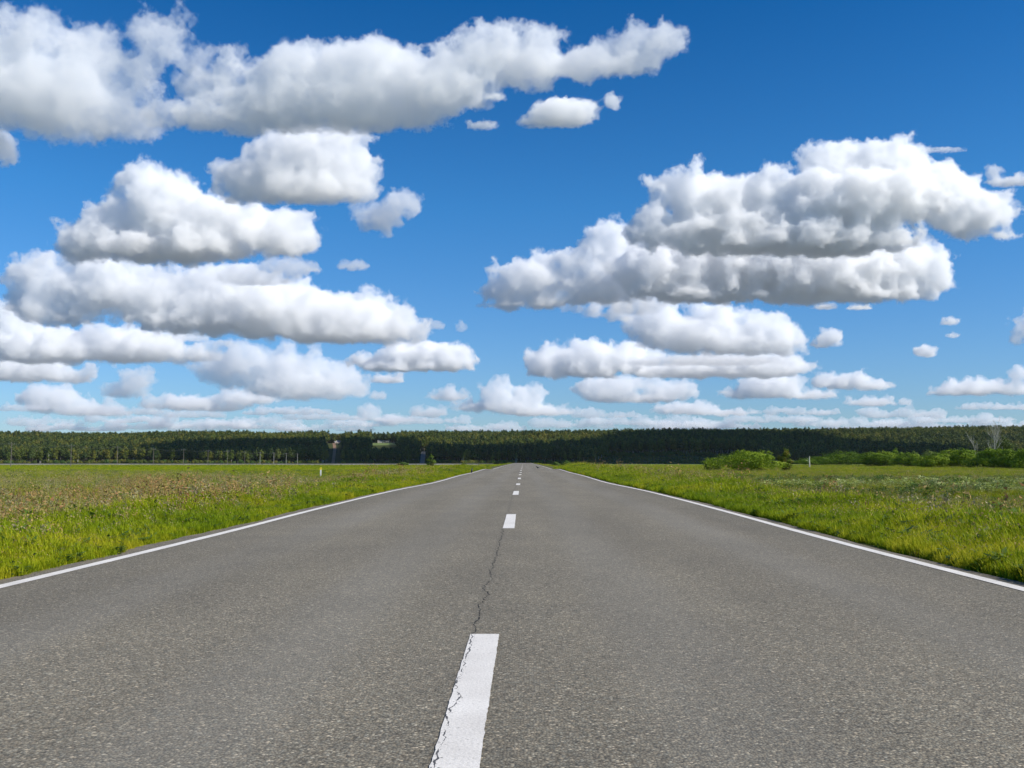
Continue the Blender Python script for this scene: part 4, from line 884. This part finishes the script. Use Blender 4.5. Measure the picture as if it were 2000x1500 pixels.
# the clouds are made while nothing else is linked, so that each evaluation is quick
pending=[]; tmpcol=bpy.data.collections.new('work')
keepcol=sc.collection; hold=list(keepcol.objects)
for o in hold: keepcol.objects.unlink(o)
keepcol.children.link(tmpcol)
C=[
('towering cloud bank filling the top left corner of the sky',[(50,75,62,60),(10,150,90,90),(150,110,80,62),(90,190,150,75),(235,150,70,60),(310,75,52,48),(345,50,22,26),(230,235,90,45),(140,255,60,35),(380,120,40,40),(-60,120,90,90)],300,1,dict(od=4.2,rough=1.25)),
('small cloud scrap cut by the left edge below the top left bank',[(5,300,30,34),(-30,290,40,40)],335,2,dict(od=5)),
('long ragged cloud stretching across the top centre of the sky',[(450,140,40,35),(600,150,100,62),(720,140,105,62),(560,205,130,52),(700,205,150,50),(420,225,75,38),(850,165,110,58),(875,105,34,34),(960,105,90,50),(1045,85,48,36),(1040,130,80,45),(1150,125,75,36),(1230,112,70,34),(1290,82,46,42),(1245,75,40,30),(800,232,60,24),(480,240,60,36)],265,3,dict(od=3.8,rough=1.25)),
('small fluffy cloud just under the right end of the long top cloud',[(1100,222,62,28),(1055,238,42,16),(1195,200,18,16)],250,4,dict(od=3.5,rough=1.3)),
('faint cloud shred left of the small fluffy top cloud',[(942,244,28,10),(970,188,20,9)],256,5,dict(od=2,rough=1.4)),
('rounded cloud with a small blue hole above the wedge shaped cloud',[(600,305,110,55),(675,335,62,56),(520,350,85,42),(560,262,45,22),(600,370,100,34),(455,345,45,28),(650,262,70,24),(500,385,60,24),(705,372,34,28),(440,365,30,18)],400,6,dict(od=4.2,rough=1.15)),
('bright wedge shaped cumulus with a dark flat base on the left',[(280,375,46,58),(320,405,90,58),(250,435,80,52),(400,430,100,52),(500,450,90,46),(560,468,68,36),(200,462,70,42),(160,490,50,28),(330,485,170,34)],517,7,dict(od=10,dist=4600)),
('small broken cloud right of the wedge shaped cumulus',[(780,400,42,26),(742,428,44,28),(700,408,20,12),(756,455,16,14)],470,8,dict(od=3,rough=1.3)),
('tiny slanted cloud shred right of the wedge shaped cumulus tip',[(690,518,27,13)],532,9,dict(od=2,rough=1.2)),
('tiniest cloud shred left of the slanted shred',[(612,527,18,7)],534,10,dict(od=1.5,rough=1.2)),
('very long cloud bank running from the left edge under the wedge cumulus',[(60,540,52,36),(110,575,60,48),(60,590,46,36),(200,565,90,50),(300,575,90,50),(420,590,110,50),(530,605,120,54),(640,625,120,52),(740,640,85,44),(790,650,45,32),(650,655,120,26),(400,625,140,28),(110,610,80,26),(450,545,90,28),(165,512,46,32),(225,535,55,34),(90,505,28,20),(700,600,80,30)],672,11,dict(od=7,dist=6900)),
('low cloud at the left edge beneath the very long cloud bank',[(20,635,48,38),(130,680,100,38),(230,678,90,38),(300,680,85,34),(350,692,55,22),(50,680,80,38)],713,12,dict(od=7)),
('flat cloud strip at the left edge under the low left cloud',[(50,728,75,22),(130,735,58,16),(0,720,50,24)],750,13,dict(od=6)),
('humped cloud left of centre over the forest',[(480,712,44,30),(440,732,56,26),(560,735,80,30),(650,745,48,26),(700,757,28,22),(600,762,100,22)],786,14,dict(od=7)),
('oval cloud hanging under the right end of the very long bank',[(820,695,70,28),(880,700,46,26),(745,705,55,22),(800,714,88,16)],730,15,dict(od=7)),
('small flat cloud just under the oval cloud',[(760,742,30,10)],752,16,dict(od=5)),
('small puffy cloud low on the left above the hills',[(265,752,34,19),(235,767,34,14)],781,17,dict(od=6)),
('low cloud with three humps at the far left above the ridge',[(100,785,56,19),(170,797,56,15),(225,808,30,10)],818,18,dict(od=6)),
('low broken cloud right of the small puffy cloud',[(370,787,62,15),(430,797,40,11),(310,785,34,13),(480,777,58,13)],806,19,dict(od=6)),
('small domed cloud left of the road vanishing point',[(875,772,36,13)],785,20,dict(od=6)),
('two humped low cloud straight above the road end',[(972,775,34,18),(1025,780,33,17),(930,792,42,11),(1050,803,70,13),(990,792,60,12)],815,21,dict(od=6)),
('small low cloud with a bright left knob near the centre ridge',[(720,812,24,13),(770,820,60,7)],827,22,dict(od=5)),
('small low cloud under the domed cloud',[(838,807,32,11)],818,23,dict(od=5)),
('large billowing cumulus crown high on the right',[(1330,385,60,48),(1390,400,100,60),(1510,372,55,44),(1640,330,68,52),(1700,315,50,42),(1745,325,65,52),(1690,385,150,56),(1815,372,85,54),(1885,415,75,44),(1960,412,40,28),(1975,395,18,22),(1920,450,50,20),(1285,445,60,48),(1400,452,150,36),(1560,440,150,50),(1600,470,170,36),(1440,478,120,28)],500,24,dict(od=10,dist=4500)),
('broad grey bottomed cloud body beneath the billowing right cumulus',[(1300,530,100,54),(1420,520,150,68),(1340,478,80,36),(1600,525,140,54),(1730,527,98,44),(1810,548,46,36),(1690,568,110,22),(1560,585,80,14),(1390,568,130,24),(1560,480,120,40),(1690,492,90,38),(1775,500,60,36),(1830,520,34,30)],598,25,dict(od=9,dist=6000)),
('bright cloud shoulder left of the grey bottomed cloud body',[(1190,490,48,44),(1130,512,46,28),(1030,540,58,38),(990,572,46,34),(967,525,22,18),(1060,582,50,26),(1140,560,60,36),(1205,550,55,42),(1070,520,44,30),(1000,592,50,18),(1180,455,34,26)],608,26,dict(od=7,dist=6300)),
('small cloud lump under the bright cloud shoulder',[(1160,602,28,18),(1205,610,30,24)],632,27,dict(od=4,rough=1.2)),
('wide greyish cloud below the large right cumulus',[(1290,632,68,38),(1400,620,70,28),(1370,652,120,40),(1500,652,60,40),(1450,672,110,28),(1530,682,38,18)],700,28,dict(od=7)),
('flat cloud with humped left end right of centre',[(1080,714,54,24),(1160,715,70,26),(1240,705,48,22),(1045,730,25,10)],743,29,dict(od=7)),
('streaky flat cloud beneath the wide greyish cloud',[(1350,722,110,17),(1470,722,100,20)],742,30,dict(od=5)),
('low cloud right of centre with a dark notch',[(1190,766,60,20),(1310,760,48,17),(1250,778,80,12)],790,31,dict(od=7)),
('long low cloud over the dark forest on the right',[(1505,760,60,18),(1450,768,40,13),(1580,772,50,11)],783,32,dict(od=6)),
('twin humped low cloud right of the long low cloud',[(1640,743,48,15),(1700,752,40,12)],766,33,dict(od=6)),
('small flat cloud under the twin humped low cloud',[(1700,786,44,10)],796,34,dict(od=5)),
('small bright round cloud right of the wide greyish cloud',[(1622,660,27,17),(1600,672,20,10)],684,35,dict(od=6)),
('upper of two tiny puffs near the right edge',[(1856,628,18,10)],640,36,dict(od=4)),
('lower of two tiny puffs near the right edge',[(1861,656,13,7)],664,37,dict(od=4)),
('little square puff below left of the tiny puffs',[(1805,687,22,14)],703,38,dict(od=5)),
('cloud piece cut by the right edge at mid height',[(1992,650,20,30),(2020,645,30,36)],676,39,dict(od=6)),
('ragged little cloud at the right edge beside the billowing cumulus',[(1970,352,40,14),(1940,338,14,16),(2010,350,30,14)],366,40,dict(od=3,rough=1.3)),
('thin wispy streak above the right end of the billowing cumulus',[(1840,292,44,6)],299,41,dict(od=1.2,rough=1.3)),
('low cloud group at the right edge over the bare birch',[(1900,757,58,15),(1850,767,40,9),(1970,762,36,11),(1992,737,20,13)],776,42,dict(od=6)),
('tiny flat puff under the grey bottomed cloud body',[(1678,600,24,8)],609,43,dict(od=4)),
('small bright lump at the underside of the grey bottomed body',[(1610,597,22,11)],608,44,dict(od=4)),
('low domed cloud right of centre close above the ridge',[(1340,797,54,13),(1410,806,60,9)],816,45,dict(od=6)),
('tiny shred right of the very long cloud bank',[(850,636,18,10)],648,46,dict(od=1.5,rough=1.3)),
('smallest wisp between the long bank and the right shoulder cloud',[(900,640,13,12)],652,47,dict(od=1.5,rough=1.3)),
('small puff at the right end of the humped cloud',[(740,776,16,8)],784,48,dict(od=4)),
('small puff right of the long low cloud above the dark forest',[(1768,788,14,7)],796,49,dict(od=4)),
('faint torn veil between the wedge cumulus and the very long bank',[(560,515,60,24),(480,530,50,18),(500,545,70,16)],560,51,dict(od=1.6,rough=1.5,dist=6000)),
('faint ragged veil joining the top left bank to the long top cloud',[(400,170,55,36),(330,225,50,30),(455,105,26,20)],262,52,dict(od=2.2,rough=1.5)),
('faint shreds between the low left cloud and the humped cloud',[(400,690,36,16),(375,655,30,13),(430,668,26,10)],712,53,dict(od=1.6,rough=1.5)),
('faint grey veil under the join of the right shoulder and grey body',[(1240,590,60,26),(1170,570,50,22),(1120,598,24,12)],622,54,dict(od=2.,rough=1.5)),
('pale veil beneath the wide greyish cloud above the streaks',[(1400,700,120,14),(1300,705,80,11)],718,55,dict(od=1.4,rough=1.4)),
]
t1=time.time(); SOFT=set(range(1,56))
for lab,lobes,base,seed,kw in C:
    if base>735: lobes=[(a,b-c_*.28,w_*1.06,c_*1.42) for a,b,w_,c_ in lobes]
    kw=dict(kw); kw['od']=kw.get('od',9.)*(.75 if base<735 else .8-.45*min(1,(base-735)/50))*(1.35 if base>700 else 1.); o=cloud(lab,lobes,base,seed,soft=.85 if seed in SOFT else 0.,**kw)
# thin rows of far cumulus just above the ridge
rr=random.Random(5); seen_=set()
for i,(a,b,y) in enumerate([(20,150,828),(170,330,822),(300,480,833),(430,560,826),(540,700,838),(640,760,829),(880,1000,838),(1040,1180,832),(1150,1330,826),(1290,1480,834),(1420,1560,822),(1560,1750,830),(1680,1830,812),(1780,1960,822),(1880,2040,796),(1900,2050,832),(60,220,838),(740,900,824),(120,300,806),(300,420,812),(480,640,806),(560,690,816),(0,60,800),(1120,1230,812),(1500,1620,806),(1240,1420,834),(1600,1900,836),(240,560,836)]):
    lob=[]; x=a
    while x<b: w_=rr.uniform(12,30); lob.append((x+w_*.6,y-rr.uniform(0,7),w_,rr.uniform(6,13))); x+=w_*1.1
    xm=(a+b)/2; lm=next(t for k_,t in ((120,'the far left pole'),(300,'the second and third poles'),(450,'the middle poles'),(600,'the last poles'),(700,'the power line cut'),(800,'the pale lawn clearing'),(950,'the gap road'),(1080,'the road end'),(1200,'the right verge bend'),(1400,'the pale birch stems'),(1550,'the round bush'),(1700,'the dead snag'),(1850,'the hedge gap'),(9999,'the bare birch')) if xm<k_)
    hw='touching the ridge' if y>=834 else 'just clear of the ridge' if y>=826 else 'low' if y>=815 else 'higher up'
    lab='thin far cloud row %s above %s'%(hw,lm)
    if lab in seen_: lab=lab.replace('thin','longer thin' if b-a>150 else 'shorter thin'); 
    if lab in seen_: print('DUPLICATE',lab)
    seen_.add(lab)
    cloud(lab,lob,y+8,60+i,od=1.1,vox=3.,dist=min(26000,ALT*F/(YH-y-8)))
# clouds beside and above the view that shade the forest (as the shade in the photograph shows)
def over(gx_,gy_,raw,seed,label):
    cloud(label,[(1000,100,50,50)],150,seed,cut=False,at=Vector((gx_,gy_,8))+SD*(ALT/SD.z),od=14.,k=0,pert=.5,raw=[((a,b,0),(c,d,55)) for a,b,c,d in raw])
over(0,1000,[(-270,70,150,140),(-120,-10,150,95),(40,-10,150,105),(200,120,150,260),(330,0,110,150),(120,20,150,120),(-330,20,80,90)],90,'high cloud beside the view that shades the middle of the forest')
print('T clouds',time.time()-t1)
keepcol.children.unlink(tmpcol); bpy.data.collections.remove(tmpcol)
for o in hold: keepcol.objects.link(o)
for o in pending: keepcol.objects.link(o)
print('T total',time.time()-T0)
